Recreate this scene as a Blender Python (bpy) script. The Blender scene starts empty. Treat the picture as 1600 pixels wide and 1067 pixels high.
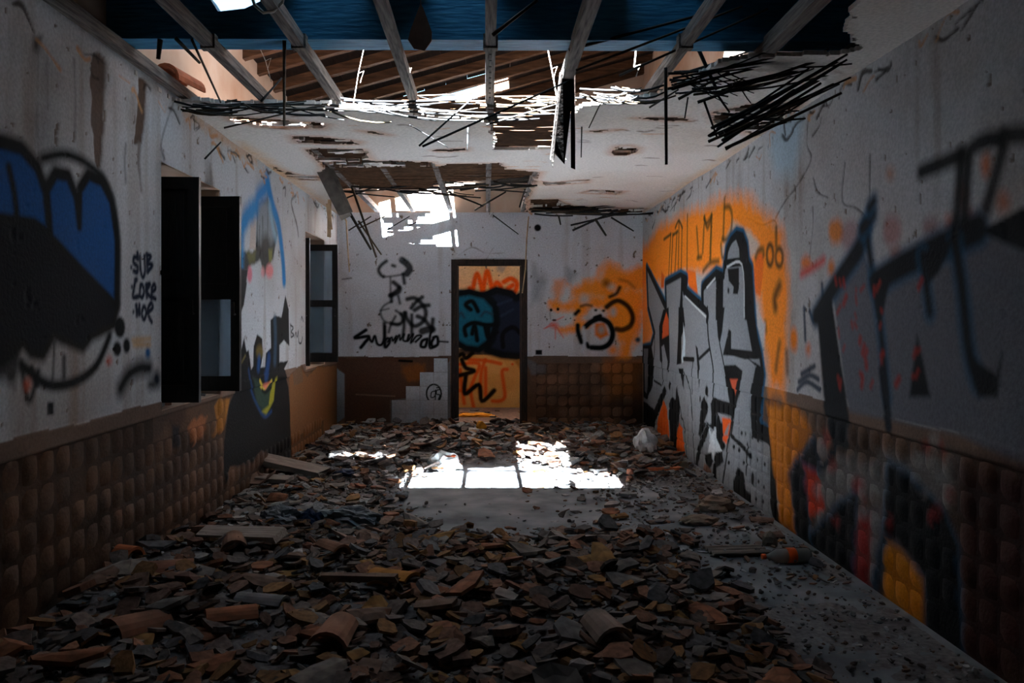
import bpy, bmesh, math, random
import numpy as np
from mathutils import Vector, Matrix, Euler

# ---------------------------------------------------------------- camera
F, CX, CY, H = 1300.0, 760.0, 497.0, 1.35       # focal length and vanishing point in photo pixels, eye height
XL, XR, YB, ZC = -1.84, 1.93, 10.24, 2.62       # left wall, right wall, back wall, ceiling
scene = bpy.context.scene
cam_data = bpy.data.cameras.new('camera')
cam = bpy.data.objects.new('camera', cam_data)
scene.collection.objects.link(cam)
cam.location = (0, 0, H)
cam.rotation_euler = (math.pi / 2, 0, 0)
cam_data.sensor_width = 36
cam_data.lens = 36 * F / 1600
cam_data.shift_x = (800 - CX) / 1600
cam_data.shift_y = (CY - 533.5) / 1600
cam_data.clip_start = 0.05
scene.camera = cam
# ---------------------------------------------------------------- sky, sun, exposure
world = bpy.data.worlds.new('sky')
scene.world = world
world.use_nodes = True
bg = world.node_tree.nodes['Background']
bg.inputs['Color'].default_value = (0.44, 0.75, 1.0, 1)
bg.inputs['Strength'].default_value = 1.6
SUN_DIR = Vector((0.25, 2.2, -2.62))
sun_data = bpy.data.lights.new('sun', 'SUN')
sun_data.energy = 390
sun_data.color = (0.84, 0.94, 1.0)
sun_data.angle = math.radians(0.55)
sun = bpy.data.objects.new('sun', sun_data)
sun.rotation_euler = SUN_DIR.to_track_quat('-Z', 'Y').to_euler()
sun.location = (-1, -3, 8)
scene.collection.objects.link(sun)
vs = scene.view_settings
vs.view_transform = 'Standard'
vs.look = 'None'
vs.exposure = 0.5
vs.gamma = 1.0
vs.use_curve_mapping = False

COL = scene.collection
rnd = random.Random(7)
nrng = np.random.RandomState(11)

# ---------------------------------------------------------------- helpers
def lin(c):
    c = np.array(c, float) / 255.0
    return np.where(c <= 0.04045, c / 12.92, ((c + 0.055) / 1.055) ** 2.4)

def tag(o, label=None, cat=None, group=None, kind=None):
    if label: o['label'] = label
    if cat: o['category'] = cat
    if group: o['group'] = group
    if kind: o['kind'] = kind
    return o

def link(name, me, mat=None, parent=None):
    o = bpy.data.objects.new(name, me)
    COL.objects.link(o)
    if mat is not None and me is not None and not me.materials: me.materials.append(mat)
    if parent is not None: o.parent = parent
    return o

def empty(name, loc=(0, 0, 0), rot=(0, 0, 0)):
    o = bpy.data.objects.new(name, None)
    o.empty_display_size = 0.1
    COL.objects.link(o)
    o.location = loc; o.rotation_euler = rot
    return o

def pymesh(verts, faces, name='mesh', smooth=False):
    me = bpy.data.meshes.new(name)
    me.from_pydata([tuple(v) for v in verts], [], [tuple(f) for f in faces])
    if smooth: me.polygons.foreach_set('use_smooth', [True] * len(me.polygons))
    me.update()
    return me

def npmesh(V, Q, col=None, name='mesh', smooth=True):
    me = bpy.data.meshes.new(name)
    k = Q.shape[1]
    me.vertices.add(len(V)); me.vertices.foreach_set('co', np.ascontiguousarray(V, np.float32).ravel())
    me.loops.add(len(Q) * k); me.loops.foreach_set('vertex_index', np.ascontiguousarray(Q, np.int32).ravel())
    me.polygons.add(len(Q))
    me.polygons.foreach_set('loop_start', np.arange(0, len(Q) * k, k, dtype=np.int32))
    me.polygons.foreach_set('loop_total', np.full(len(Q), k, np.int32))
    me.polygons.foreach_set('use_smooth', np.full(len(Q), smooth, bool))
    me.update(calc_edges=True)
    if col is not None:
        a = me.color_attributes.new('Col', 'FLOAT_COLOR', 'POINT')
        a.data.foreach_set('color', np.concatenate([col, np.ones((len(V), 1))], 1).astype(np.float32).ravel())
    return me

class MB:
    """collects boxes, rods and prisms into one mesh"""
    def __init__(s): s.v = []; s.f = []
    def add(s, vs_, fs_):
        n = len(s.v); s.v += [tuple(v) for v in vs_]; s.f += [tuple(i + n for i in f) for f in fs_]; return s
    def box(s, x0, x1, y0, y1, z0, z1):
        return s.add([(x0,y0,z0),(x1,y0,z0),(x1,y1,z0),(x0,y1,z0),(x0,y0,z1),(x1,y0,z1),(x1,y1,z1),(x0,y1,z1)],
                     [(0,3,2,1),(4,5,6,7),(0,1,5,4),(1,2,6,5),(2,3,7,6),(3,0,4,7)])
    def tube(s, pts, r, n=6, r1=None):
        pts = [Vector(p) for p in pts]; m = len(pts); vs_ = []; fs_ = []
        for i, p in enumerate(pts):
            t = (pts[min(i + 1, m - 1)] - pts[max(i - 1, 0)]).normalized()
            a = t.cross(Vector((0, 0, 1)))
            if a.length < 0.05: a = t.cross(Vector((0, 1, 0)))
            a.normalize(); b = t.cross(a)
            rr = r if r1 is None else r + (r1 - r) * i / (m - 1)
            for k in range(n):
                q = 2 * math.pi * k / n
                vs_.append(p + a * (rr * math.cos(q)) + b * (rr * math.sin(q)))
        for i in range(m - 1):
            for k in range(n):
                fs_.append((i * n + k, i * n + (k + 1) % n, (i + 1) * n + (k + 1) % n, (i + 1) * n + k))
        fs_.append(tuple(range(n))[::-1]); fs_.append(tuple((m - 1) * n + k for k in range(n)))
        return s.add(vs_, fs_)
    def beam(s, p0, p1, w, h, jag=0, seed=0, up=(0, 0, 1)):
        """rectangular timber from p0 to p1 (axis through its centre); jag roughens its far end"""
        p0 = Vector(p0); p1 = Vector(p1); t = (p1 - p0).normalized()
        a = t.cross(Vector(up))
        if a.length < 0.05: a = t.cross(Vector((0, 1, 0)))
        a.normalize(); b = a.cross(t)
        r_ = random.Random(seed); vs_ = []; L = (p1 - p0).length
        N = 4
        for i in range(N + 1):
            c = p0 + t * (L * i / N)
            for (sa, sb) in ((-1, -1), (1, -1), (1, 1), (-1, 1)):
                e = t * (r_.uniform(-jag, jag) if i == N else 0)
                w_ = 1 + r_.uniform(-.05, .05); 
                vs_.append(c + a * (sa * w / 2 * w_) + b * (sb * h / 2 * w_) + e)
        fs_ = [(3, 2, 1, 0), (4*N, 4*N+1, 4*N+2, 4*N+3)]
        for i in range(N):
            for k in range(4):
                fs_.append((i*4+k, i*4+(k+1) % 4, (i+1)*4+(k+1) % 4, (i+1)*4+k))
        return s.add(vs_, fs_)
    def build(s, name, mat, parent=None, smooth=False):
        return link(name, pymesh(s.v, s.f, name, smooth), mat, parent)

# photo pixel -> point on a plane of the room
def on_left(p):  Y = F * XL / (p[0] - CX); return (Y, H + (CY - p[1]) * Y / F)
def on_right(p): Y = F * XR / (p[0] - CX); return (Y, H + (CY - p[1]) * Y / F)
def on_back(p):  return ((p[0] - CX) * YB / F, H + (CY - p[1]) * YB / F)
def on_next(p):  return ((p[0] - CX) * 12.5 / F, H + (CY - p[1]) * 12.5 / F)
def on_ceil(p):  Y = F * (ZC - H) / (CY - p[1]); return ((p[0] - CX) * Y / F, Y)
def on_floor(p): Y = F * H / (p[1] - CY); return ((p[0] - CX) * Y / F, Y)
def at(px, py, Y): return Vector(((px - CX) * Y / F, Y, H + (CY - py) * Y / F))
def Z_(x0, y0, s): return lambda *pts: [(x0 + a / s, y0 + b / s) for a, b in pts]   # crop coordinates -> photo pixels

# ---------------------------------------------------------------- value noise
LAT = np.random.RandomState(5).rand(256, 256)
def vn(x, y):
    xi = np.floor(x).astype(int); yi = np.floor(y).astype(int); fx = x - xi; fy = y - yi
    fx = fx * fx * (3 - 2 * fx); fy = fy * fy * (3 - 2 * fy)
    g = lambda a, b: LAT[a % 256, b % 256]
    return (g(xi, yi) * (1 - fx) + g(xi + 1, yi) * fx) * (1 - fy) + (g(xi, yi + 1) * (1 - fx) + g(xi + 1, yi + 1) * fx) * fy
def fbm(x, y, o=4):
    s = 0; a = .5; t = 0
    for i in range(o):
        s = s + a * vn(x * 2 ** i + 17.3 * i, y * 2 ** i + 5.1 * i); t += a; a *= .5
    return s / t

# ---------------------------------------------------------------- materials
def mat_new(name):
    m = bpy.data.materials.new(name); m.use_nodes = True
    nt = m.node_tree; b = nt.nodes['Principled BSDF']
    return m, nt, b

def noise(nt, scale, detail=4, coord='Object', stretch=None):
    tc = nt.nodes.new('ShaderNodeTexCoord'); n = nt.nodes.new('ShaderNodeTexNoise')
    n.inputs['Scale'].default_value = scale; n.inputs['Detail'].default_value = detail
    if stretch:
        mp = nt.nodes.new('ShaderNodeMapping'); mp.inputs['Scale'].default_value = stretch
        nt.links.new(tc.outputs[coord], mp.inputs['Vector']); nt.links.new(mp.outputs['Vector'], n.inputs['Vector'])
    else: nt.links.new(tc.outputs[coord], n.inputs['Vector'])
    return n.outputs['Fac']

def add_bump(nt, b, fac, strength, dist=0.01):
    bp = nt.nodes.new('ShaderNodeBump'); bp.inputs['Strength'].default_value = strength; bp.inputs['Distance'].default_value = dist
    nt.links.new(fac, bp.inputs['Height']); nt.links.new(bp.outputs['Normal'], b.inputs['Normal'])

def ramp(nt, fac, stops):
    r = nt.nodes.new('ShaderNodeValToRGB'); e = r.color_ramp.elements
    while len(e) < len(stops): e.new(0.5)
    for i, (p, c) in enumerate(stops):
        e[i].position = p; e[i].color = (*lin(c), 1)
    nt.links.new(fac, r.inputs['Fac']); return r.outputs['Color']

def mat_attr(name, rough=.85, scale=60, bump=.25, lo=.82, hi=1.12):
    """colour from the mesh's own paint attribute, with fine grain"""
    m, nt, b = mat_new(name)
    at_ = nt.nodes.new('ShaderNodeAttribute'); at_.attribute_name = 'Col'
    f = noise(nt, scale, 5)
    mr = nt.nodes.new('ShaderNodeMapRange'); mr.inputs[1].default_value = .3; mr.inputs[2].default_value = .7
    mr.inputs[3].default_value = lo; mr.inputs[4].default_value = hi
    nt.links.new(f, mr.inputs[0])
    mx = nt.nodes.new('ShaderNodeVectorMath'); mx.operation = 'SCALE'
    nt.links.new(at_.outputs['Color'], mx.inputs[0]); nt.links.new(mr.outputs[0], mx.inputs['Scale'])
    nt.links.new(mx.outputs['Vector'], b.inputs['Base Color'])
    b.inputs['Roughness'].default_value = rough; b.inputs['Specular IOR Level'].default_value = .1
    add_bump(nt, b, f, bump)
    return m

def mat_noise(name, stops, scale=8, rough=.8, bump=.3, stretch=None, spec=.25, detail=5):
    m, nt, b = mat_new(name)
    f = noise(nt, scale, detail, stretch=stretch)
    nt.links.new(ramp(nt, f, stops), b.inputs['Base Color'])
    b.inputs['Roughness'].default_value = rough; b.inputs['Specular IOR Level'].default_value = spec
    if bump: add_bump(nt, b, f, bump)
    return m

def mat_random(name, stops, rough=.85, scale=25, bump=.3):
    """each object gets its own tone out of the ramp, plus dust"""
    m, nt, b = mat_new(name)
    oi = nt.nodes.new('ShaderNodeObjectInfo')
    c = ramp(nt, oi.outputs['Random'], stops)
    f = noise(nt, scale, 5)
    mr = nt.nodes.new('ShaderNodeMapRange'); mr.inputs[1].default_value = .3; mr.inputs[2].default_value = .7
    mr.inputs[3].default_value = .65; mr.inputs[4].default_value = 1.2
    nt.links.new(f, mr.inputs[0])
    mx = nt.nodes.new('ShaderNodeVectorMath'); mx.operation = 'SCALE'
    nt.links.new(c, mx.inputs[0]); nt.links.new(mr.outputs[0], mx.inputs['Scale'])
    nt.links.new(mx.outputs['Vector'], b.inputs['Base Color'])
    b.inputs['Roughness'].default_value = rough; b.inputs['Specular IOR Level'].default_value = .2
    add_bump(nt, b, f, bump)
    return m

M = {}
M['paint'] = mat_attr('painted_plaster')
M['chips'] = mat_attr('loose_rubble', scale=40, lo=.6, hi=1.25, bump=.4)
M['attic'] = mat_noise('attic_plaster', [(.3, (188, 152, 128)), (.6, (206, 182, 164)), (.8, (196, 156, 124))], 2.2, .9, .2, spec=.1)
M['concrete'] = mat_noise('dusty_concrete', [(.28, (80, 83, 87)), (.5, (112, 115, 119)), (.72, (138, 139, 141))], 3.5, .9, .5, spec=.1, detail=9)
M['bluewood'] = mat_noise('old_blue_paint', [(.3, (40, 104, 142)), (.55, (58, 132, 174)), (.75, (78, 152, 190))], 9, .6, .5, stretch=(1, 8, 8))
M['greywood'] = mat_noise('weathered_timber', [(.3, (66, 60, 58)), (.55, (112, 104, 100)), (.8, (140, 128, 120))], 10, .85, .5, stretch=(8, .6, 8))
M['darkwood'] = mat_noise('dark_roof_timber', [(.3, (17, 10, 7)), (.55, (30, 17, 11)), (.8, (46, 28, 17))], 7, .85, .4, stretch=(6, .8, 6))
M['rafterwood'] = mat_noise('rafter_timber', [(.3, (60, 38, 24)), (.6, (90, 60, 40)), (.8, (114, 82, 58))], 7, .85, .4, stretch=(.8, 6, 6))
M['window'] = mat_noise('dark_brown_window_paint', [(.3, (14, 12, 12)), (.6, (30, 24, 22)), (.8, (44, 34, 28))], 14, .5, .3, stretch=(6, 6, 1))
M['doorwood'] = mat_noise('dark_door_frame_wood', [(.3, (22, 16, 14)), (.6, (46, 32, 26)), (.8, (70, 48, 36))], 14, .6, .3, stretch=(6, 6, 1))
M['reed'] = mat_random('dark_reed', [(0, (22, 22, 25)), (.4, (38, 37, 38)), (.75, (52, 46, 40)), (1, (84, 68, 50))], .7, 60, .2)
M['reedmat'] = mat_noise('brown_reed_mat', [(.3, (44, 28, 18)), (.55, (78, 52, 34)), (.8, (112, 82, 56))], 18, .85, .3, stretch=(1, 12, 12))
M['terracotta'] = mat_random('dusty_terracotta', [(0, (96, 90, 88)), (.25, (114, 90, 78)), (.5, (128, 92, 74)), (.72, (110, 98, 92)), (.9, (150, 96, 64)), (1, (150, 108, 60))])
for nm_, c_ in (('grey', (98, 94, 94)), ('brown', (108, 86, 74)), ('rust', (134, 86, 62)), ('dusty', (116, 106, 100)), ('ochre', (140, 102, 60))):
    M['tile_' + nm_] = mat_noise('terracotta_' + nm_, [(.3, tuple(int(v * .72) for v in c_)), (.55, c_), (.75, tuple(min(255, int(v * 1.14)) for v in c_))], 18, .9, .35, spec=.15)
M['stained'] = mat_noise('smoke_stained_wall', [(.3, (40, 38, 38)), (.7, (70, 66, 64))], 2, .9, .2, spec=.1)  # unseen walls and ceilings kept dark to cut bounced light
M['rubblegrey'] = mat_random('plaster_rubble', [(0, (112, 110, 110)), (.4, (150, 144, 140)), (.7, (128, 108, 98)), (1, (176, 172, 170))])
M['brick'] = mat_random('broken_brick', [(0, (96, 62, 50)), (.5, (122, 72, 54)), (1, (104, 84, 76))], bump=.7)
M['glass'], nt_, b_ = mat_new('dusty_window_glass')
b_.inputs['Base Color'].default_value = (*lin((150, 170, 186)), 1); b_.inputs['Roughness'].default_value = .22
b_.inputs['Transmission Weight'].default_value = .75; b_.inputs['IOR'].default_value = 1.3
def plain(name, rgb, rough=.7, spec=.3):
    m, nt, b = mat_new(name)
    f = noise(nt, 14, 4)
    c = ramp(nt, f, [(.3, tuple(int(v * .82) for v in rgb)), (.7, tuple(min(255, int(v * 1.08)) for v in rgb))])
    nt.links.new(c, b.inputs['Base Color'])
    b.inputs['Roughness'].default_value = rough; b.inputs['Specular IOR Level'].default_value = spec
    return m

# ---------------------------------------------------------------- paint engine: colours laid on a wall in wall metres
def smooth_line(P, k=5, closed=False):
    P = [np.array(p, float) for p in P]
    if len(P) < 3: return np.array(P)
    out = []; n = len(P)
    for i in range(n if closed else n - 1):
        g = (lambda j: P[j % n]) if closed else (lambda j: P[min(max(j, 0), n - 1)])
        p0, p1, p2, p3 = g(i - 1), g(i), g(i + 1), g(i + 2)
        for q in range(k):
            t = q / k
            out.append(.5 * (2 * p1 + (p2 - p0) * t + (2 * p0 - 5 * p1 + 4 * p2 - p3) * t * t + (3 * p1 - p0 - 3 * p2 + p3) * t ** 3))
    if not closed: out.append(P[-1])
    return np.array(out)

def seg_dist(U, V, P, closed=False):
    d = np.full(U.shape, 1e9); n = len(P)
    for i in range(n if closed else n - 1):
        a = P[i]; b = P[(i + 1) % n]; e = b - a; L = e @ e
        if L < 1e-12: continue
        t = np.clip(((U - a[0]) * e[0] + (V - a[1]) * e[1]) / L, 0, 1)
        d = np.minimum(d, (U - a[0] - t * e[0]) ** 2 + (V - a[1] - t * e[1]) ** 2)
    return np.sqrt(d)

def inside(U, V, P):
    r = np.zeros(U.shape, bool); n = len(P)
    for i in range(n):
        a = P[i]; b = P[(i + 1) % n]
        if a[1] == b[1]: continue
        c = ((a[1] > V) != (b[1] > V)) & (U < (b[0] - a[0]) * (V - a[1]) / (b[1] - a[1]) + a[0])
        r ^= c
    return r

class Paint:
    def __init__(s, conv, base, seed=0):
        s.conv = conv; s.base = base; s.ops = []; s.pieces = []; s.cur = 0; s.seed = seed
    def piece(s, name, label=None):
        s.pieces.append((name, label)); s.cur = len(s.pieces)
    def end(s): s.cur = 0
    def _add(s, P, kind, col, r, soft, a, wob, disp, freq):
        s.ops.append((np.array(P), kind, lin(col) if col is not None else None, r, soft, a, wob, disp, freq, s.cur))
    def fill(s, px, col, soft=.015, a=1, wob=.0, disp=None, curve=False, freq=14):
        P = np.array([s.conv(p) for p in px])
        if curve: P = smooth_line(P, 5, True)
        s._add(P, 'fill', col, 0, soft, a, wob, disp, freq)
    def stroke(s, px, w, col, soft=.012, a=1, wob=0, curve=True, disp=None):
        P = np.array([s.conv(p) for p in px])
        if curve: P = smooth_line(P)
        s._add(P, 'line', col, w / 2, soft, a, wob, disp, 14)
    def ring(s, px, w, col, soft=.012, a=1):
        P = np.array([s.conv(p) for p in px]); s._add(np.vstack([P, P[:1]]), 'line', col, w / 2, soft, a, 0, None, 14)
    def blob(s, c, rx, ry, col, soft=.02, a=1, wob=0):
        px = [(c[0] + rx * math.cos(t), c[1] + ry * math.sin(t)) for t in np.linspace(0, 2 * math.pi, 15)[:-1]]
        s.fill(px, col, soft, a, wob)
    def oval(s, c, rx, ry, w, col, soft=.012, a=1):
        px = [(c[0] + rx * math.cos(t), c[1] + ry * math.sin(t)) for t in np.linspace(0, 2 * math.pi, 19)]
        s.stroke(px, w, col, soft, a, curve=False)
    def evaluate(s, U, V):
        col, disp = s.base(U, V); piece = np.zeros(U.shape, int)
        for (P, kind, c, r, soft, a, wob, dsp, freq, pid) in s.ops:
            m = r + soft + wob + .005
            lo = P.min(0) - m; hi = P.max(0) + m
            ix = np.nonzero((U > lo[0]) & (U < hi[0]) & (V > lo[1]) & (V < hi[1]))[0]
            if not len(ix): continue
            u = U[ix]; v = V[ix]
            if kind == 'fill':
                d = seg_dist(u, v, P, True); d = np.where(inside(u, v, P), -d, d)
            else: d = seg_dist(u, v, P) - r
            if wob: d = d + (fbm(u * freq + s.seed, v * freq * .6) - .5) * 2 * wob
            al = np.clip(.5 - d / soft, 0, 1) * a
            if c is not None: col[ix] = col[ix] * (1 - al[:, None]) + c * al[:, None]
            if dsp is not None: disp[ix] = disp[ix] * (1 - al) + dsp * al
            if pid: piece[ix[al > .5]] = pid
            elif dsp is not None: piece[ix[al > .5]] = 0
        return col, disp, piece

# ================================================================ THE SETTING
DADO, BAND, TILE = 0.88, 0.80, 0.1333
def base_wall(seed, joints=None, low=(80, 60, 49), low2=(102, 75, 58), top=(196, 190, 188), stain=(150, 138, 130)):
    lo, lo2, tp, st = lin(low), lin(low2), lin(top), lin(stain)
    band = lin((104, 84, 72))
    def fn(U, V):
        n = fbm(U * 1.6 + seed, V * 1.6, 5)[:, None]; s = fbm(U * 9 + seed, V * .9 + 3, 3)[:, None]
        k = np.clip((n - .45) * 3, 0, 1) * .6 + np.clip((s - .58) * 5, 0, 1) * .5
        c = tp * (1 - k) + st * k
        d = np.full(U.shape, .008)
        n2 = fbm(U * 5 + seed, V * 5 + 9, 4)[:, None]; t = np.clip((n2 - .35) * 3, 0, 1)
        cl = lo * (1 - t) + lo2 * t
        edge = DADO + (fbm(U * 3 + seed, V * 0 + 1, 3) - .5) * .03
        is_low = V < edge
        c = np.where(is_low[:, None], np.where((V > BAND)[:, None], band * (.8 + .5 * n2), cl), c)
        d = np.where(is_low, np.where(V > BAND, .012, 0.0), d)
        # small chips in the plaster
        ch = fbm(U * 22 + seed * 2, V * 15, 3); hit = (ch > .80) & ~is_low
        c[hit] = lin((120, 108, 100)); d = np.where(hit, .003, d)
        return c, d
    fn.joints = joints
    return fn

def wall_grid(root, paint, us, vs_, to3d, hole=None):
    U, V = np.meshgrid(us, vs_); sh = U.shape
    u = U.ravel(); v = V.ravel()
    col, disp, piece = paint.evaluate(u, v)
    jt = getattr(paint.base, 'joints', None)
    if jt is not None:                      # groove shade between the tile beds, put into the wall colour
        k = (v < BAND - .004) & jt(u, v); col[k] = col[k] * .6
    P = to3d(u, v, disp)
    idx = np.arange(u.size).reshape(sh)
    Q = np.stack([idx[:-1, :-1], idx[:-1, 1:], idx[1:, 1:], idx[1:, :-1]], -1).reshape(-1, 4)
    cu = (u[Q].mean(1)); cv = v[Q].mean(1)
    if hole is not None:
        keep = ~hole(cu, cv); Q = Q[keep]
    fp = piece[Q[:, 0]]
    for pid in range(len(paint.pieces) + 1):
        q = Q[fp == pid]
        if not len(q): continue
        un, inv = np.unique(q, return_inverse=True)
        me = npmesh(P[un], inv.reshape(-1, 4), col[un], smooth=True)
        if pid == 0: link('plaster', me, M['paint'], root)
        else:
            o = link(paint.pieces[pid - 1][0], me, M['paint'], root)
            if paint.pieces[pid - 1][1]: o['label'] = paint.pieces[pid - 1][1]

def tile_beds(root, paint, u0, u1, to3d, skip, name='tile_bed', limit=300, seed=1, nrow=6, hgt=.0125, flat=None):
    """the pillow-shaped mortar beds left on the wall where the tiles came off (flatter where they are thick with paint)"""
    r_ = random.Random(seed); shapes = {}
    for n, rd, pw in ((5, .13, 4), (11, .03, 8)):
        g = np.linspace(-1, 1, n); gx, gy = np.meshgrid(g, g); gx = gx.ravel(); gy = gy.ravel()
        idx = np.arange(n * n).reshape(n, n)
        shapes[n] = (gx * (1 - rd * gy ** 2), gy * (1 - rd * gx ** 2), (1 - gx ** pw) * (1 - gy ** pw), np.stack([idx[:-1, :-1], idx[:-1, 1:], idx[1:, 1:], idx[1:, :-1]], -1).reshape(-1, 4))
    cnt = 0
    for c in range(int((u1 - u0) / TILE)):
        for r in range(nrow):
            uc = u0 + (c + .5) * TILE; vc = (r + .5) * TILE
            if skip(uc, vc) or cnt >= limit: continue
            if r_.random() < .04: continue
            fl = flat is not None and flat(uc); k0, k1 = (.97, .995) if fl else (.92, .985)
            rx, ry, hh, Q = shapes[11 if fl else 5]
            hx = TILE * .5 * r_.uniform(k0, k1); hy = TILE * .5 * r_.uniform(k0, k1)
            u = uc + r_.uniform(-.003, .003) + rx * hx; v = vc + r_.uniform(-.003, .003) + ry * hy
            col, _, _ = paint.evaluate(u, v)
            col = col * (r_.uniform(.94, 1.06) if fl else r_.uniform(.85, 1.12))
            P = to3d(u, v, -.002 + ((.007 if fl else hgt) + r_.uniform(-.003, .004)) * hh)
            link(name, npmesh(P, Q, col), M['paint'], root); cnt += 1

# ---- crops of the photograph used while measuring the paintings
A = Z_(1000, 300, 5.333); B = Z_(1100, 300, 5.336); C = Z_(1000, 480, 5.333); D = Z_(1100, 480, 5.336)
E = Z_(1000, 660, 5.333); G = Z_(1180, 180, 2.4238); J = Z_(1180, 580, 2.19)
BLK, BLU, SIL, ORG, PALE = (9, 10, 12), (24, 78, 110), (132, 135, 140), (255, 140, 14), (200, 204, 208)

# ---------------------------------------------------------------- right wall
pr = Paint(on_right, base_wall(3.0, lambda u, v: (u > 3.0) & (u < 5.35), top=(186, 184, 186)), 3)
OLV = (70, 52, 14)
pr.fill(G((80, 0), (190, 0), (170, 130), (150, 230), (80, 230), (60, 120)), (170, 190, 204), .15, .8)  # bluish sky glow below the ceiling hole, painted into the wall colour
for cr in (G((205, 0), (200, 110), (215, 170), (160, 270), (120, 320), (80, 390)), G((225, 240), (240, 290), (280, 312)), G((345, 180), (335, 325), (385, 350), (425, 385)),
           G((440, 150), (438, 300), (440, 400)), G((222, 350), (222, 420), (210, 540)), B((360, 200), (490, 265), (600, 240), (610, 400))):
    pr.stroke(cr, .012, (60, 56, 54), .012, .8, .006, disp=.002)
pr.piece('graffiti_orange_cloud', 'orange spray paint cloud with dark green lettering')
pr.fill([(1004, 400), (1030, 352), (1072, 334), (1108, 320), (1135, 304), (1165, 306), (1195, 328), (1222, 356), (1232, 400), (1234, 470), (1230, 560), (1226, 618), (1206, 612), (1198, 560), (1188, 470), (1172, 436), (1120, 424), (1060, 432), (1010, 452)], ORG, .16, .97, .05)
pr.fill([(1002, 380), (1026, 400), (1024, 470), (1020, 530), (1002, 560)], (252, 140, 18), .2, .9, .06)
pr.fill(B((250, 250), (330, 290), (400, 330), (470, 440), (440, 520), (400, 560), (350, 380), (300, 320), (220, 370), (180, 500), (160, 600), (150, 480), (210, 330)), (190, 184, 178), .06, .85, .02)
pr.fill([(1036, 440), (1072, 420), (1098, 432), (1130, 418), (1132, 440), (1100, 448), (1098, 476), (1074, 448), (1042, 452)], (190, 186, 184), .05, .8, .03)
pr.fill(B((440, 560), (470, 500), (510, 520), (500, 700), (480, 860), (440, 850), (420, 700)), (240, 110, 30), .03, 1, .01)
pr.fill(A((185, 660), (210, 700), (205, 800), (180, 800)), (224, 96, 10), .03)
pr.fill(A((390, 640), (470, 660), (490, 860), (440, 850), (400, 740)), (240, 110, 20), .03)
for q in (A((205, 395), (265, 350)), A((262, 350), (245, 710)), A((280, 350), (265, 690)), A((280, 360), (322, 328)), A((315, 330), (297, 670)), A((300, 300), (330, 240), (360, 300)),
          A((332, 240), (325, 670)), A((357, 300), (350, 660)), A((403, 190), (400, 420), (398, 640))):
    pr.stroke(q, .035, OLV, .02, .9, curve=len(q) > 2)
for q in (A((480, 300), (495, 540)), A((485, 550), (520, 540)), A((545, 210), (530, 500)), A((545, 215), (570, 300), (605, 200)), A((605, 200), (590, 560)), B((70, 200), (62, 560)), B((8, 220), (30, 260), (70, 200)),
          B((180, 60), (168, 390)), B((180, 130), (220, 125), (242, 200), (232, 330), (195, 395), (160, 390)), B((150, 440), (160, 540), (185, 540)), B((0, 660), (60, 590), (130, 575)), B((440, 545), (462, 490), (500, 478), (506, 520)), B((612, 300), (612, 450))):
    pr.stroke(q, .045, OLV, .035, .8)
for c_, rx, ry in ((B((560, 525))[0], 5, 16), (B((637, 545))[0], 5.5, 14)): pr.oval(c_, rx, ry, .04, (60, 40, 14), .03, .9)
pr.stroke(B((640, 780), (600, 880), (605, 960)), .08, (70, 44, 14), .06, .85)
for q in (D((520, 130), (525, 190)), D((640, 300), (625, 400), (610, 520)), D((700, 380), (705, 540))): pr.stroke(q, .05, (50, 36, 24), .05, .7)
pr.fill(D((470, 60), (520, 140), (510, 300), (490, 560), (480, 420)), (180, 182, 186), .04, .9, .02)
pr.end()
for c_, rx, ry, cc, a_ in (((310, 440), 26, 48, (214, 120, 16), .9), ((295, 582), 14, 30, (214, 116, 20), .9), ((197, 560), 20, 30, (220, 110, 20), .9), ((365, 455), 34, 60, (150, 70, 70), .5),
                     ((525, 440), 34, 60, (166, 62, 40), .5), ((540, 525), 22, 26, (180, 90, 10), .8), ((745, 405), 14, 30, (200, 96, 14), .8), ((670, 430), 30, 36, (130, 60, 50), .6), ((885, 185), 20, 40, (196, 92, 14), .8),
                     ((950, 330), 26, 42, (196, 92, 14), .7), ((825, 380), 20, 28, (190, 88, 14), .7), ((150, 852), 14, 48, (230, 120, 10), 1), ((205, 885), 9, 24, (220, 110, 10), .9), ((518, 222), 14, 24, (190, 110, 20), .6), ((795, 300), 14, 40, (180, 80, 20), .6)):
    p_ = G(c_)[0]; pr.blob(p_, rx / 2.42, ry / 2.42, cc, .06, a_, .02)
pr.stroke(G((180, 602), (220, 580), (265, 548)), .05, (200, 40, 24), .05, .8)
for q in (G((165, 1040), (200, 1010), (250, 1040)), G((170, 1010), (210, 985), (245, 1000)), G((180, 980), (230, 950)), G((190, 730), (195, 850)), G((258, 640), (262, 700)), G((210, 740), (225, 780))): pr.stroke(q, .035, (20, 40, 60), .02, .9)

# the silver lettering
pr.piece('graffiti_silver_letters', 'tall silver and black block lettering with a blue edge')
OUT = A((62, 630), (225, 950), (220, 760), (345, 690), (395, 720), (390, 820), (500, 920), (530, 940), (530, 790)) + B((110, 670), (170, 700), (185, 600), (200, 480), (235, 400), (280, 350), (330, 365), (360, 450), (375, 590), (400, 640), (420, 1000)) + \
      D((430, 180), (480, 400), (500, 560), (460, 950), (480, 1010)) + E((1040, 70), (1130, 160), (1160, 400), (1170, 600), (1210, 850), (1235, 1010)) + [(1225, 850), (1180, 815), (1130, 775), (1090, 748), (1060, 728), (1030, 708), (1005, 690), (1005, 640), (1005, 545), (1018, 542), (1024, 520), (1014, 480)]
pr.ring(OUT, .13, BLU, .03); pr.fill(OUT, SIL, .02); 
pr.ring(OUT, .06, BLK, .02)
pr.fill(C((135, 1067), (160, 900), (200, 770), (230, 860), (245, 1067)) + E((240, 230), (150, 210)), (216, 88, 14), .02)
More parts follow.
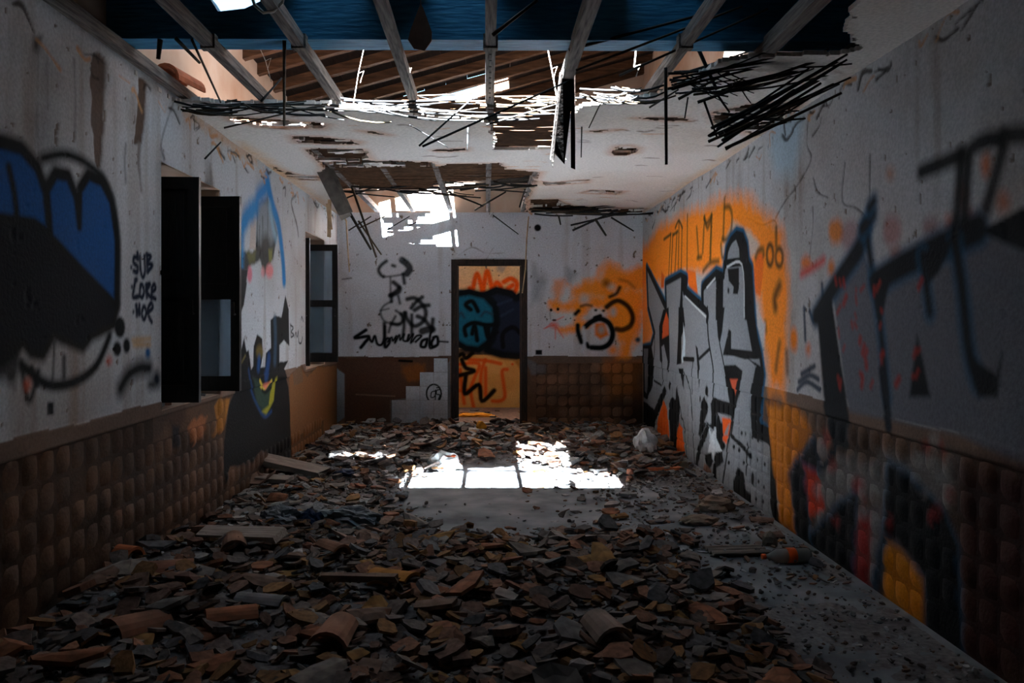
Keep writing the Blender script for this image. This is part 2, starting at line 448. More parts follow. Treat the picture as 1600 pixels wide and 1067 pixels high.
pr.fill(E((330, 0), (360, 60), (385, 310), (360, 330), (300, 310), (305, 120)), (226, 92, 14), .02)
def K(*pts): pr.fill(list(pts), BLK, .014)
def L(w, *pts): pr.stroke(list(pts), w, BLK, .012, curve=len(pts) > 2)
K(*A((60, 620), (85, 640), (230, 950), (222, 1000), (190, 930), (72, 670)))
K(*A((350, 690), (405, 720), (395, 840), (362, 830), (362, 1067), (328, 1067), (345, 850)))
K(*C((328, 0), (368, 0), (382, 150), (352, 250), (350, 470), (312, 480), (325, 200)))
pr.fill(C((367, 130), (386, 280), (380, 420), (360, 470), (352, 420), (366, 300)), (190, 206, 214), .012)
K(*C((165, 160), (200, 20), (245, 0), (255, 480), (240, 545), (185, 460), (172, 440)))
pr.fill(C((195, 150), (225, 40), (244, 100), (246, 230), (190, 262)), (206, 86, 40), .02)
pr.fill(C((185, 330), (205, 310), (240, 470), (215, 640), (200, 560)), SIL, .012)
K(*C((20, 318), (100, 318), (122, 450), (108, 650), (60, 770), (18, 740))); pr.fill(C((36, 345), (74, 345), (68, 620), (56, 720), (40, 700)), (120, 120, 124), .012)
L(.03, *C((75, 0), (125, 230), (120, 450), (105, 600))); L(.03, *C((190, 450), (195, 640))); L(.025, *C((120, 610), (180, 650)))
K(*C((210, 650), (225, 700), (190, 800), (130, 960), (110, 1067), (20, 1067), (20, 780), (60, 800), (120, 850)))
K(*(C((245, 800), (270, 745), (295, 770), (312, 650), (335, 830), (325, 960), (318, 1067)) + E((320, 0), (300, 290), (265, 290), (245, 0))))
K(*C((330, 510), (372, 510), (366, 690))); L(.02, *(C((335, 830), (350, 930)) + E((370, 0), (400, 340)))); L(.022, *(C((375, 540), (420, 690), (435, 900)) + E((440, 0), (460, 400))))
L(.045, *C((370, 430), (455, 435))); L(.022, *C((450, 440), (440, 560), (435, 720))); K(*C((470, 315), (488, 340), (505, 500), (495, 670), (488, 520))); L(.035, *C((500, 430), (590, 345)))
L(.03, *C((570, 0), (575, 250), (620, 540), (608, 770)))
L(.07, *A((372, 830), (430, 890), (560, 990), (566, 1067))); pr.stroke(A((382, 868), (440, 925), (556, 1040)), .02, PALE, .012)
L(.08, *(A((530, 940), (532, 800)) + B((60, 735), (120, 690)))); K(*B((105, 672), (170, 700), (165, 1067), (105, 1067), (108, 740))); K(*D((105, 0), (180, 0), (160, 200), (138, 310), (124, 250)))
pr.stroke(B((30, 800), (100, 720)), .02, PALE, .012)
L(.025, *D((138, 300), (200, 620), (225, 800))); L(.025, *D((35, 0), (45, 250), (85, 540), (75, 760)))
L(.06, *B((190, 590), (205, 480), (235, 405), (275, 365))); L(.07, *B((182, 598), (335, 578)))
K(*B((265, 362), (330, 372), (358, 480), (365, 590), (402, 640), (424, 1067), (348, 1067), (330, 600), (305, 560), (300, 470), (280, 410)))
pr.stroke(B((200, 625), (325, 605), (345, 1040)), .018, PALE, .012)
K(*D((345, 0), (422, 0), (465, 300), (484, 420), (430, 430), (408, 360), (380, 200))); K(*D((165, 400), (215, 180), (235, 200), (235, 345), (470, 370), (470, 430), (350, 435), (250, 405)))
K(*B((205, 640), (300, 630), (300, 800), (290, 850), (250, 850), (255, 790), (215, 740))); pr.blob(B((212, 822))[0], 1.5, 5, BLK)
K(*D((170, 485), (270, 480), (330, 530), (310, 680), (262, 850), (215, 800), (185, 560))); pr.fill(D((228, 600), (290, 600), (265, 730)), (190, 84, 56), .02)
K(*D((80, 755), (235, 800), (290, 700), (262, 870), (232, 1067), (222, 1067), (236, 910), (120, 880), (165, 1067), (100, 1067), (110, 900)))
pr.fill(D((150, 920), (230, 930), (215, 1067), (165, 1067)) + E((750, 0), (728, 180), (695, 150), (690, 0)), (222, 86, 20), .02)
K(*D((365, 420), (480, 490), (505, 560), (462, 950), (400, 960), (400, 700), (440, 490)))
L(.12, *(D((410, 900), (425, 1000)) + E((960, 65), (1075, 115), (1110, 250), (1112, 600), (1145, 800), (1195, 1050))))
K(*E((500, 0), (560, 0), (500, 150), (495, 60))); L(.09, *E((570, 40), (500, 220), (465, 410))); K(*E((570, 20), (635, 0), (620, 70)))
K(*E((540, 270), (600, 250), (610, 350), (570, 400))); K(*E((625, 250), (690, 240), (702, 330), (640, 380), (640, 550), (606, 500)))
K(*E((640, 0), (690, 0), (695, 150), (720, 200), (690, 240), (640, 130)))
pr.fill(E((575, 30), (605, 100), (632, 20), (638, 130), (685, 238), (630, 248), (620, 330), (605, 250), (572, 250), (590, 120)), PALE, .012)
L(.03, *E((762, 0), (720, 300), (680, 580))); L(.04, *E((760, 110), (850, 195), (930, 285))); L(.03, *E((905, 180), (890, 430)))
K(*E((778, 700), (782, 480), (822, 375), (868, 420), (880, 560), (930, 600), (925, 700), (850, 725))); pr.blob(E((948, 470))[0], 2.6, 11, BLK)
for c_, rx, ry in (((250, 655), 10, 36), ((562, 700), 14, 46), ((505, 765), 7, 28)): pr.blob(C(c_)[0], rx / 5.33, ry / 5.33, BLK)
K(*C((515, 790), (540, 740), (572, 830), (555, 920), (505, 1067), (490, 1067), (505, 900))); K(*C((590, 800), (620, 750), (640, 760), (640, 1000), (600, 1000)))
pr.fill(E((520, 420), (545, 340), (600, 400), (608, 500), (560, 490)), (128, 92, 76), .02)
for x, y in ((850, 90), (885, 95), (940, 120), (785, 205), (830, 230), (865, 335), (925, 270), (985, 310), (1050, 350), (990, 490), (1035, 540), (975, 640), (1030, 660), (740, 335), (735, 580), (995, 150)):
    pr.blob(E((x, y))[0], 1.8, 3.4, BLK, .01)
pr.end()

# the dark lettering nearest the camera
pr.piece('graffiti_grey_letters', 'large grey pointed lettering with dark blue edges, spattered red')
GR = (96, 98, 106)
pr.fill(G((300, 690), (410, 500), (455, 620), (520, 600), (640, 530), (760, 470), (850, 430), (1018, 420), (1200, 400), (1200, 1150)) + J((1000, 345), (850, 285), (700, 215), (330, 140)) + G((350, 1067)), GR, .03)
NAV = (8, 14, 22)
for w, q in ((.11, G((236, 760), (310, 640), (400, 505), (428, 420))), (.05, G((426, 430), (450, 600), (480, 800), (505, 1067))), (.12, G((462, 630), (560, 570), (700, 500), (850, 430))), (.05, G((640, 530), (668, 745))), (.06, G((762, 470), (790, 650), (815, 880), (850, 1010))),
             (.07, G((412, 430), (452, 375))), (.05, G((438, 350), (455, 325)))):
    pr.stroke(q, w + .05, BLU, .05, .7); pr.stroke(q, w, NAV, .04)
for q in (G((238, 740), (295, 690), (350, 1067), (265, 1067)), G((440, 620), (520, 610), (480, 800)), G((640, 520), (760, 460), (700, 600), (660, 640)), G((620, 830), (645, 940), (670, 1067), (590, 1067)), G((830, 920), (920, 980), (945, 900), (925, 1067), (850, 1067)),
          G((850, 440), (1018, 350), (1200, 300), (1200, 540), (1018, 510)), J((245, 0), (300, 0), (330, 160), (320, 270), (270, 270), (240, 120))):
    pr.fill(q, NAV, .03)
r_ = random.Random(4)
for i in range(34):
    x, y = r_.uniform(310, 640), r_.uniform(620, 1067)
    pr.stroke(G((x, y), (x + r_.uniform(-8, 12), y - r_.uniform(4, 30))), r_.uniform(.015, .04), (150, 34, 26), .025, .8, curve=False)
pr.end()
pr.piece('graffiti_black_letters', 'thick black capital strokes above the grey lettering')
for q in (G((635, 215), (790, 150)), G((788, 150), (778, 300), (765, 440)), G((800, 400), (812, 200), (830, 125), (900, 92), (945, 110), (920, 220), (885, 345)), G((950, 76), (1100, 72))): pr.stroke(q, .075, (10, 11, 14), .05, .95)
pr.end()
# paint running over the tile beds lower down
pr.fill(J((40, 110), (140, 120), (200, 200), (130, 330), (140, 560), (90, 520), (60, 300)), (210, 120, 16), .06, .9, .04)
pr.fill(J((215, 330), (330, 300), (700, 300), (700, 480), (500, 480), (340, 430), (210, 520)), (130, 126, 124), .08, .8, .06)
pr.fill(J((150, 310), (200, 262), (215, 330), (240, 470), (190, 500), (160, 400)), (196, 54, 20), .03)
pr.fill(J((340, 480), (470, 440), (440, 600), (405, 780), (330, 720)), (120, 112, 112), .04); pr.fill(J((345, 510), (400, 500), (390, 700), (405, 780), (330, 720)), (150, 26, 22), .05, .9, .03)
pr.fill(J((450, 560), (500, 560), (580, 700), (590, 890), (440, 830)), (206, 124, 22), .04)
pr.fill(J((690, 300), (1200, 350), (1200, 1067), (700, 1067)), (52, 20, 20), .15, .9, .05)
for q in (J((180, 580), (280, 470), (345, 420), (335, 700), (300, 740), (200, 700)), J((460, 320), (520, 350), (640, 480), (690, 600), (705, 960), (590, 920), (585, 700), (500, 590), (450, 560), (400, 800), (440, 560)), J((120, 350), (200, 235), (225, 340), (165, 310), (180, 480), (195, 620), (150, 600))):
    pr.ring(q, .05, BLU, .05, .8); pr.fill(q, (12, 14, 20), .03)
pr.stroke(J((205, 240), (225, 330), (275, 268)), .05, (14, 30, 44), .03); pr.stroke(J((440, 0), (465, 190)), .07, (14, 22, 34), .03)
for i in range(22):
    x, y = r_.uniform(200, 680), r_.uniform(190, 560); pr.blob(J((x, y))[0], r_.uniform(3, 8), r_.uniform(6, 14), (150, 32, 30) if r_.random() < .6 else (150, 146, 146), .05, .6, .02)

def cornice_marks(p, seed, ya=3.2):
    q = random.Random(seed)
    for i in range(60):
        y = q.uniform(ya, 10.1); z = 2.60 - abs(q.gauss(0, .05))
        P = np.array([(y, z), (y + q.uniform(.02, .12), z + q.uniform(-.04, .03)), (y + q.uniform(.05, .2), z - q.uniform(-.02, .08))])
        p._add(smooth_line(P), 'line', (44, 36, 32) if q.random() < .65 else (190, 140, 96), q.uniform(.004, .014), .012, .85, .008, .002, 14)
cornice_marks(pr, 1)
mb = MB().box(XR + .001, XR + .3, -3, YB + .25, 0, 4.5)
wall_r = tag(mb.build('wall_right', M['attic']), kind='structure')
R3 = lambda u, v, d: np.stack([XR - d, u, v], -1)
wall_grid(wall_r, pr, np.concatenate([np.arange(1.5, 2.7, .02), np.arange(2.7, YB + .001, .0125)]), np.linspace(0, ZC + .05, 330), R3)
tile_beds(wall_r, pr, 3.0, YB, R3, lambda u, v: False, seed=3, flat=lambda u: u > 5.35)

# ---------------------------------------------------------------- left wall
W1, W2, WZ = (4.69, 5.72), (8.42, 9.42), (0.83, 2.23)
a_ = Z_(0, 200, 2.37); b4 = Z_(190, 380, 4.1); c5 = Z_(360, 260, 5.333); d4 = Z_(360, 440, 4.85); r8 = Z_(230, 560, 5.333); z1 = Z_(0, 0, 3.5575)
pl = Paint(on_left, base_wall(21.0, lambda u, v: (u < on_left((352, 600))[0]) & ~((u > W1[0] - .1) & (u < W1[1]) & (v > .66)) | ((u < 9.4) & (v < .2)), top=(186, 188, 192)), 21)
BRN = (92, 74, 64)
pl.fill(z1((505, 300), (585, 300), (575, 560), (562, 850), (540, 980), (520, 900), (500, 640), (495, 450)), BRN, .02, .95, .03, disp=.001)
pl.fill(z1((765, 430), (810, 455), (803, 640), (782, 795), (742, 795), (758, 640)), BRN, .012, 1, .012, disp=.001)
pl.stroke(z1((770, 800), (765, 900), (780, 1060)), .03, (110, 100, 94), .02, .8, .02, disp=.003)
for q in (z1((400, 330), (410, 560), (405, 760)), z1((690, 800), (685, 900), (690, 1010)), z1((960, 560), (890, 780), (905, 880)), z1((200, 300), (195, 600), (200, 900)), z1((250, 330), (255, 600))): pl.stroke(q, .015, (70, 66, 66), .02, .6, .01)
pl.fill(z1((170, 200), (225, 200), (215, 300), (180, 280)), (50, 40, 36), .04, .9, .02, disp=.001)
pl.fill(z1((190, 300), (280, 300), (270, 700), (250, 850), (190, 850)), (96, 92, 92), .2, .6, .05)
pl.fill(z1((1000, 580), (1250, 740), (1423, 860), (1423, 920), (1230, 800), (1000, 640)), (196, 160, 128), .05, .7, .04)
pl.piece('graffiti_blue_bubble_letters', 'dark blue bubble lettering outlined in black')
p1 = a_((-60, 50), (0, 58), (70, 80), (130, 150), (160, 240), (175, 390), (120, 352), (0, 335), (-60, 335)); p2 = a_((182, 405), (168, 230), (200, 172), (245, 182), (275, 260), (288, 365), (290, 230), (322, 178), (370, 200), (405, 270), (426, 420), (424, 655), (300, 530))
dk = a_((-60, 325), (0, 330), (125, 350), (190, 412), (300, 525), (425, 660), (412, 720), (330, 760), (300, 800), (225, 770), (190, 750), (150, 830), (110, 820), (80, 780), (0, 850), (-60, 850))
for q in (p1, p2, dk): pl.ring(q, .085, (16, 12, 8), .04)
pl.fill(p1, (24, 78, 138), .02); pl.fill(p2, (24, 78, 138), .02); pl.fill(dk, (6, 8, 18), .02)
for q in (p1, p2): pl.ring(q, .045, BLK, .02)
pl.stroke(a_((150, 112), (240, 98), (330, 142), (395, 220), (430, 380), (432, 640)), .05, (14, 16, 18), .04)
pl.stroke(a_((25, 145), (45, 240), (55, 325)), .04, BLK, .02)
pl.stroke(a_((75, 880), (170, 950), (270, 940), (350, 880), (400, 770)), .05, BLK, .03); pl.fill(a_((-60, 800), (60, 800), (60, 920), (0, 960), (-60, 960)), BLK, .06, .9, .05)
pl.end()
pl.stroke(a_((70, 870), (100, 1010), (135, 900)), .03, BLK, .03); pl.stroke(a_((110, 890), (130, 950)), .03, BLK, .02); pl.stroke(a_((230, 850), (230, 920)), .03, BLK, .03); pl.stroke(a_((195, 790), (188, 930)), .015, BLK, .02)
pl.blob(a_((95, 950))[0], 4, 7, (210, 84, 40), .05); pl.blob(a_((398, 862))[0], 4, 5, (210, 84, 60), .05, .8); pl.fill(a_((168, 1015), (192, 1015), (192, 1062), (168, 1062)), (18, 18, 22), .012)
for c_, rx, ry in (((438, 738), 8.5, 17), ((428, 818), 6.5, 12), ((463, 806), 5.5, 12)): pl.blob(a_(c_)[0], rx, ry, BLK, .02)
pl.blob(a_((542, 832))[0], 4, 9, (26, 84, 134), .03)
for q in (a_((485, 785), (550, 780)), a_((490, 803), (550, 803))): pl.stroke(q, .025, (190, 140, 40), .03, .7)
pl.stroke(a_((440, 965), (470, 915), (510, 890), (548, 888)), .09, (20, 18, 18), .07); pl.blob(a_((575, 930))[0], 6, 14, (16, 24, 40), .06); pl.blob(a_((555, 950))[0], 6, 8, BLK, .06)
pl.piece('graffiti_sub_core_noe', 'dark blue handwriting reading SUB CORE NOE')
INK = (14, 24, 44)
def T(*pts): pl.stroke(b4(*pts), .03, INK, .014)
T((92, 62), (95, 100)); T((92, 95), (70, 90), (68, 125), (92, 150), (90, 185), (68, 178)); T((108, 85), (112, 170), (126, 218), (140, 180), (136, 82)); T((152, 70), (158, 180)); T((152, 75), (178, 84), (158, 125), (188, 140), (158, 182))
T((78, 238), (68, 300), (64, 345), (100, 340)); T((78, 238), (88, 232)); T((112, 268), (108, 320), (122, 348), (134, 310), (124, 268), (112, 268)); T((148, 270), (152, 345)); T((148, 270), (172, 262), (152, 308), (182, 352)); T((186, 312), (208, 290), (200, 264), (184, 290), (186, 340), (208, 356))
T((88, 462), (84, 400)); T((84, 400), (104, 455), (104, 395)); T((128, 410), (120, 455), (134, 488), (148, 450), (140, 410), (128, 410)); T((162, 440), (190, 412), (180, 384), (160, 420), (166, 470), (184, 504))
for p_ in ((52, 155), (56, 280), (66, 440)): pl.blob(b4(p_)[0], 1.6, 4, INK, .014)
pl.end()
# portrait between the windows, mostly flaked away
pl.piece('mural_peeling_portrait', 'flaking mural of a face in black, blue and yellow')
DG = (40, 40, 38)
pl.fill(c5((212, 300), (300, 260), (332, 350), (385, 560), (350, 780), (300, 850), (272, 905), (245, 790), (165, 830), (130, 880), (70, 900), (75, 700), (150, 720), (205, 690)), DG, .03, .95, .03)
pl.fill(c5((215, 290), (300, 270), (350, 400), (370, 560), (330, 650), (290, 560), (230, 640), (205, 560)), (170, 178, 184), .1, .5, .04)
for q in (c5((303, 120), (303, 500), (300, 800)), c5((215, 380), (215, 700)), c5((260, 420), (265, 760)), c5((235, 500), (230, 760))): pl.stroke(q, .02, (40, 40, 40), .03, .8, .01)
pl.fill(c5((165, 430), (205, 420), (200, 695), (150, 685)), (188, 172, 162), .012, 1, .006)
pl.stroke(c5((300, 110), (285, 180), (225, 250), (205, 340)), .14, (24, 116, 180), .1, .95); pl.stroke(c5((180, 370), (110, 440), (80, 560), (75, 860)), .16, (28, 124, 184), .1, .95, .03); pl.stroke(c5((310, 170), (345, 330), (395, 500), (430, 780), (440, 950)), .13, (18, 112, 172), .05, 1)
pl.stroke(c5((320, 340), (350, 520), (375, 600)), .09, (140, 180, 204), .08, .7)
pl.fill(c5((130, 720), (200, 700), (200, 800), (150, 830)), (110, 110, 60), .05, .6, .03); pl.fill(c5((310, 690), (345, 680), (340, 800), (315, 800)), (140, 136, 60), .04, .6, .02)
pl.blob(c5((152, 900))[0], 4, 13, (206, 120, 132), .04); pl.blob(c5((318, 872))[0], 6, 11, (214, 130, 130), .05); pl.blob(c5((262, 880))[0], 3, 8, (210, 140, 140), .04, .8)
pl.fill(c5((60, 850), (140, 850), (125, 960)) + d4((118, 0), (95, 180), (62, 255), (20, 260), (20, 0)), (34, 34, 36), .02, 1, .01)
low_ = d4((20, 600), (55, 600), (95, 430), (115, 530), (130, 520), (150, 660), (165, 640), (168, 490), (195, 400), (235, 430), (238, 560), (222, 650), (255, 640), (262, 540), (300, 500), (297, 290), (340, 255), (380, 270), (410, 105), (435, 210), (440, 490), (400, 440), (365, 480), (365, 610), (430, 600), (402, 660), (440, 800), (458, 1067)) + r8((1195, 500), (1205, 860), (1100, 900), (950, 760), (880, 860), (780, 890), (690, 900), (640, 1067), (640, 700), (680, 400), (720, 300), (700, 60))
pl.fill(low_, (15, 15, 17), .016, 1, .008)
pl.stroke(d4((330, 290), (335, 420), (330, 600)), .1, (44, 70, 90), .05, .8); pl.blob(d4((215, 530))[0], 6, 10, (120, 100, 40), .05, .6); pl.stroke(d4((210, 590), (205, 650)), .08, (26, 74, 130), .05, .8); pl.stroke(d4((285, 580), (270, 680), (260, 720)), .1, (22, 66, 120), .05, .8)
pl.fill(d4((160, 720), (215, 760), (262, 830), (320, 770), (345, 730), (325, 900), (270, 1015), (200, 920)), (44, 62, 50), .04, .9)
pl.fill(d4((330, 735), (345, 720), (328, 900), (272, 1012), (235, 985), (290, 940), (300, 850)), (150, 142, 36), .03, .9); pl.stroke(d4((212, 750), (250, 812), (302, 752)), .03, (190, 170, 60), .02); pl.fill(d4((235, 775), (300, 755), (266, 822)), (196, 110, 90), .02)
pl.stroke(d4((240, 820), (266, 840), (310, 800)), .03, BLK, .02); pl.stroke(d4((130, 670), (160, 830), (215, 960), (262, 1022), (312, 980)), .03, (22, 62, 110), .03, .9); pl.stroke(d4((50, 660), (95, 580), (105, 560)), .02, (110, 100, 50), .02, .8)
pl.end()
for q in (d4((448, 320), (452, 420)), d4((450, 330), (470, 350), (455, 380), (475, 405), (455, 420)), d4((482, 420), (490, 385), (500, 420), (508, 372), (512, 455), (530, 465), (540, 420)), d4((545, 300), (535, 265), (530, 290))): pl.stroke(q, .018, (20, 20, 24), .012)
pl.fill([(452, 586), (470, 572), (480, 590), (495, 572), (526, 572), (530, 700), (455, 720)], (122, 82, 50), .02, 1, .015, disp=.001)
pl.fill(d4((470, 690), (540, 640), (552, 760), (480, 790)), (104, 80, 62), .02, .9, .015)
pl.stroke(c5((540, 240), (500, 300), (545, 480), (560, 580)), .03, (70, 64, 62), .03, .9, .012)
pl.fill(r8((560, 400), (600, 330), (690, 330), (640, 600), (540, 640), (580, 520)), (170, 108, 44), .02, .95, .015)
pl.fill(r8((340, 580), (400, 490), (500, 480), (480, 620), (380, 700)), (170, 104, 66), .03, .9, .03)
pl.fill(r8((210, 560), (270, 560), (260, 740), (205, 740)), (44, 44, 50), .03, .9, .02)

cornice_marks(pl, 2)
mb = MB(); o0, o1 = XL - .30, XL - .001
mb.box(o0, o1, -3, W1[0], 0, 3.42).box(o0, o1, W1[0], W1[1], 0, WZ[0]).box(o0, o1, W1[0], W1[1], WZ[1], 3.42).box(o0, o1, W1[1], W2[0], 0, 3.42)
mb.box(o0, o1, W2[0], W2[1], 0, WZ[0]).box(o0, o1, W2[0], W2[1], WZ[1], 3.42).box(o0, o1, W2[1], YB + .25, 0, 3.42)
wall_l = tag(mb.build('wall_left', M['attic']), kind='structure')
L3 = lambda u, v, d: np.stack([XL + d, u, v], -1)
win_hole = lambda u, v: (((u > W1[0]) & (u < W1[1])) | ((u > W2[0]) & (u < W2[1]))) & (v > WZ[0]) & (v < WZ[1])
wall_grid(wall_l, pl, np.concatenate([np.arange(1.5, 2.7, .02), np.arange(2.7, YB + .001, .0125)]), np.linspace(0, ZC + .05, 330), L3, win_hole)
blackY = (on_left((352, 600))[0], on_left((456, 600))[0])
tile_beds(wall_l, pl, 3.15, 9.4, L3, lambda u, v: (blackY[0] < u and v > .2) or (W1[0] - .1 < u < W1[1] and v > .66), seed=5)

# ---------------------------------------------------------------- back wall
f6 = Z_(540, 390, 6.669); g6 = Z_(850, 380, 5.925); h7 = Z_(510, 310, 2.809); k8 = Z_(800, 310, 2.809)
DX, DZ = (-.417, .488), 2.05
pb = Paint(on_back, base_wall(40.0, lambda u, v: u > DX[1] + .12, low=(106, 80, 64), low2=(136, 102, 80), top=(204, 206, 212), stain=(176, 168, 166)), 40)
pb.fill(k8((95, 280), (150, 360), (120, 440), (80, 470)), (120, 124, 130), .1, .6, .05)
pb.fill(k8((240, 300), (280, 330), (260, 380), (230, 350)), (130, 132, 138), .1, .6, .05)
pb.piece('graffiti_orange_clouds', 'orange spray clouds on the back wall')
O1 = (250, 142, 24)
pb.fill(g6((60, 545), (260, 540), (330, 480), (470, 500), (640, 470), (700, 430), (948, 420), (948, 600), (900, 700), (860, 900), (780, 1067), (690, 1067), (720, 930), (640, 800), (560, 620), (440, 580), (330, 700), (420, 760), (300, 810), (180, 830), (130, 790), (280, 770), (320, 640), (240, 620), (60, 610)), O1, .1, .9, .05)
pb.fill(g6((240, 420), (360, 350), (500, 340), (520, 240), (590, 180), (660, 210), (740, 260), (948, 180), (948, 440), (700, 450), (560, 520), (440, 500), (330, 490), (280, 560), (250, 520)), (246, 146, 30), .12, .92, .06)
pb.fill(g6((90, 340), (180, 340), (190, 400), (150, 540), (110, 540), (80, 440)), (236, 140, 60), .1, .75, .05)
pb.fill(g6((270, 420), (420, 360), (520, 350), (540, 250), (600, 200), (700, 260), (930, 230), (940, 410), (700, 430), (560, 500), (450, 480), (320, 480), (280, 540)), (248, 146, 28), .14, .8, .06)
pb.fill(g6((60, 560), (260, 555), (330, 500), (470, 520), (640, 490), (760, 450), (900, 470), (880, 640), (840, 880), (780, 1060), (720, 1060), (740, 930), (660, 780), (560, 620), (440, 590), (330, 690), (400, 760), (200, 820), (150, 800), (290, 760), (310, 640), (70, 605)), (252, 146, 24), .09, .85, .05)
pb.blob(g6((370, 520))[0], 8, 7, (190, 180, 178), .08, .9); pb.blob(g6((625, 405))[0], 6, 5, (190, 184, 182), .07, .9); pb.blob(g6((640, 635))[0], 5, 7, (180, 180, 184), .06, .9)
pb.blob(g6((575, 370))[0], 6, 6, (110, 64, 20), .07, .8); pb.fill(g6((470, 740), (560, 730), (600, 850), (520, 890), (470, 850)), (226, 116, 24), .04); pb.blob(g6((530, 800))[0], 5, 6, (170, 160, 150), .06)
pb.blob(g6((635, 990))[0], 7, 7, O1, .08, .9)
pb.end()
pb.piece('graffiti_black_rings', 'two black sprayed rings over orange spray')
pb.stroke(g6((580, 590), (640, 545), (700, 535), (780, 590), (820, 680), (800, 760), (730, 800), (670, 795)), .062, BLK, .03, .95); pb.stroke(g6((670, 795), (730, 800), (790, 770)), .05, (110, 60, 14), .05, .5)
pb.stroke(g6((385, 770), (440, 725), (520, 700), (600, 740), (635, 830), (610, 920), (540, 965), (440, 965)), .068, BLK, .025); pb.stroke(g6((312, 760), (315, 820), (345, 915)), .058, BLK, .025); pb.stroke(g6((395, 930), (410, 960)), .05, BLK, .02)
pb.stroke(g6((470, 690), (520, 672)), .05, BLK, .02); pb.stroke(g6((340, 585), (390, 570), (440, 580)), .03, (40, 20, 8), .03, .8); pb.stroke(g6((290, 655), (320, 625)), .05, (30, 18, 10), .03); pb.stroke(g6((610, 495), (670, 465), (700, 410)), .045, (26, 18, 12), .03, .9)
pb.stroke(g6((700, 335), (780, 360), (835, 410)), .03, (140, 70, 16), .04, .6)
for p_ in ((65, 618), (128, 610)): pb.blob(g6(p_)[0], 2.4, 2.6, BLK, .012)
for p_ in ((478, 620), (550, 625)): pb.blob(g6(p_)[0], 2.6, 2, BLK, .02)
pb.blob(g6((95, 712))[0], 3.6, 1.7, (30, 10, 8), .012); pb.blob(g6((868, 893))[0], 4, 4, (60, 74, 90), .03)
for p_ in ((10, 682), (200, 705), (245, 695), (283, 712)): pb.blob(g6(p_)[0], 1.1, 1.1, BLK, .01)
pb.end()
for q in (g6((0, 790), (90, 755)), g6((105, 780), (105, 885)), g6((115, 775), (180, 875)), g6((70, 740), (20, 780)), g6((120, 710), (180, 680))): pb.stroke(q, .012, (220, 70, 50), .02, .8)
pb.blob(g6((95, 760))[0], 6, 5, (226, 90, 60), .06, .8); pb.stroke(g6((55, 640), (60, 700)), .01, (60, 40, 40), .02, .6); pb.stroke(g6((365, 780), (375, 930), (350, 1000)), .03, (190, 196, 204), .03, .8)
pb.blob((840, 356), 5.5, 5.5, (10, 10, 12), .012); pb.fill(k8((103, 665), (132, 665), (132, 686), (103, 686)), (16, 16, 20), .012)
pb.piece('graffiti_black_stick_animal', 'black sprayed doodle with horns, circles and legs')
for w, q in ((.045, f6((425, 120), (370, 165), (345, 215), (370, 265), (395, 280))), (.085, f6((590, 110), (640, 150), (668, 200), (640, 250))), (.02, f6((395, 285), (500, 275), (600, 258))), (.045, f6((600, 255), (614, 350))), (.04, f6((490, 165), (512, 172))),
             (.055, f6((500, 340), (565, 400), (545, 450), (470, 478))), (.05, f6((465, 478), (530, 430), (560, 395))), (.045, f6((480, 480), (478, 540))), (.02, f6((468, 290), (470, 470))), (.03, f6((550, 485), (566, 560))), (.022, f6((480, 540), (400, 585), (365, 655), (400, 740), (480, 770), (560, 775))),
             (.05, f6((480, 770), (550, 780), (600, 740), (620, 660))), (.055, f6((645, 515), (720, 505), (790, 560), (835, 640), (820, 730), (760, 785), (700, 790), (640, 720), (620, 660))), (.05, f6((800, 495), (740, 540), (685, 608))), (.055, f6((865, 580), (790, 590), (720, 630))),
             (.055, f6((750, 695), (820, 730), (900, 830))), (.05, f6((910, 725), (900, 830))), (.09, f6((800, 850), (850, 835), (905, 832))), (.05, f6((405, 770), (412, 1010))), (.03, f6((520, 695), (470, 790), (450, 860))), (.045, f6((580, 670), (610, 760), (600, 880))), (.045, f6((690, 680), (690, 880))), (.03, f6((525, 635), (590, 680))), (.015, f6((365, 635), (450, 615)))):
    pb.stroke(q, w, BLK, .03, .92)
pb.end()
pb.piece('graffiti_submundo', 'black cursive tag reading Submundo')
for w, q in ((.045, f6((212, 838), (150, 880), (100, 920), (240, 905), (200, 970), (160, 1020))), (.035, f6((240, 905), (275, 960), (305, 900), (330, 980), (375, 990), (405, 930))), (.035, f6((408, 800), (410, 1005), (450, 985), (462, 945), (440, 922), (412, 945))), (.03, f6((440, 960), (480, 915), (495, 950), (530, 900), (515, 970), (560, 890), (570, 940), (610, 880), (600, 940), (640, 950), (660, 890))),
             (.03, f6((660, 890), (650, 950), (705, 880), (680, 970), (740, 900), (790, 900), (730, 960))), (.04, f6((850, 930), (800, 950), (785, 1005), (830, 1010), (850, 940))), (.035, f6((905, 830), (880, 900), (878, 1020), (930, 1010))), (.04, f6((920, 920), (895, 970), (910, 1010), (960, 985), (955, 910), (915, 915))), (.022, f6((965, 955), (1067, 962)))):
    pb.stroke(q, w, BLK, .018)
pb.end()
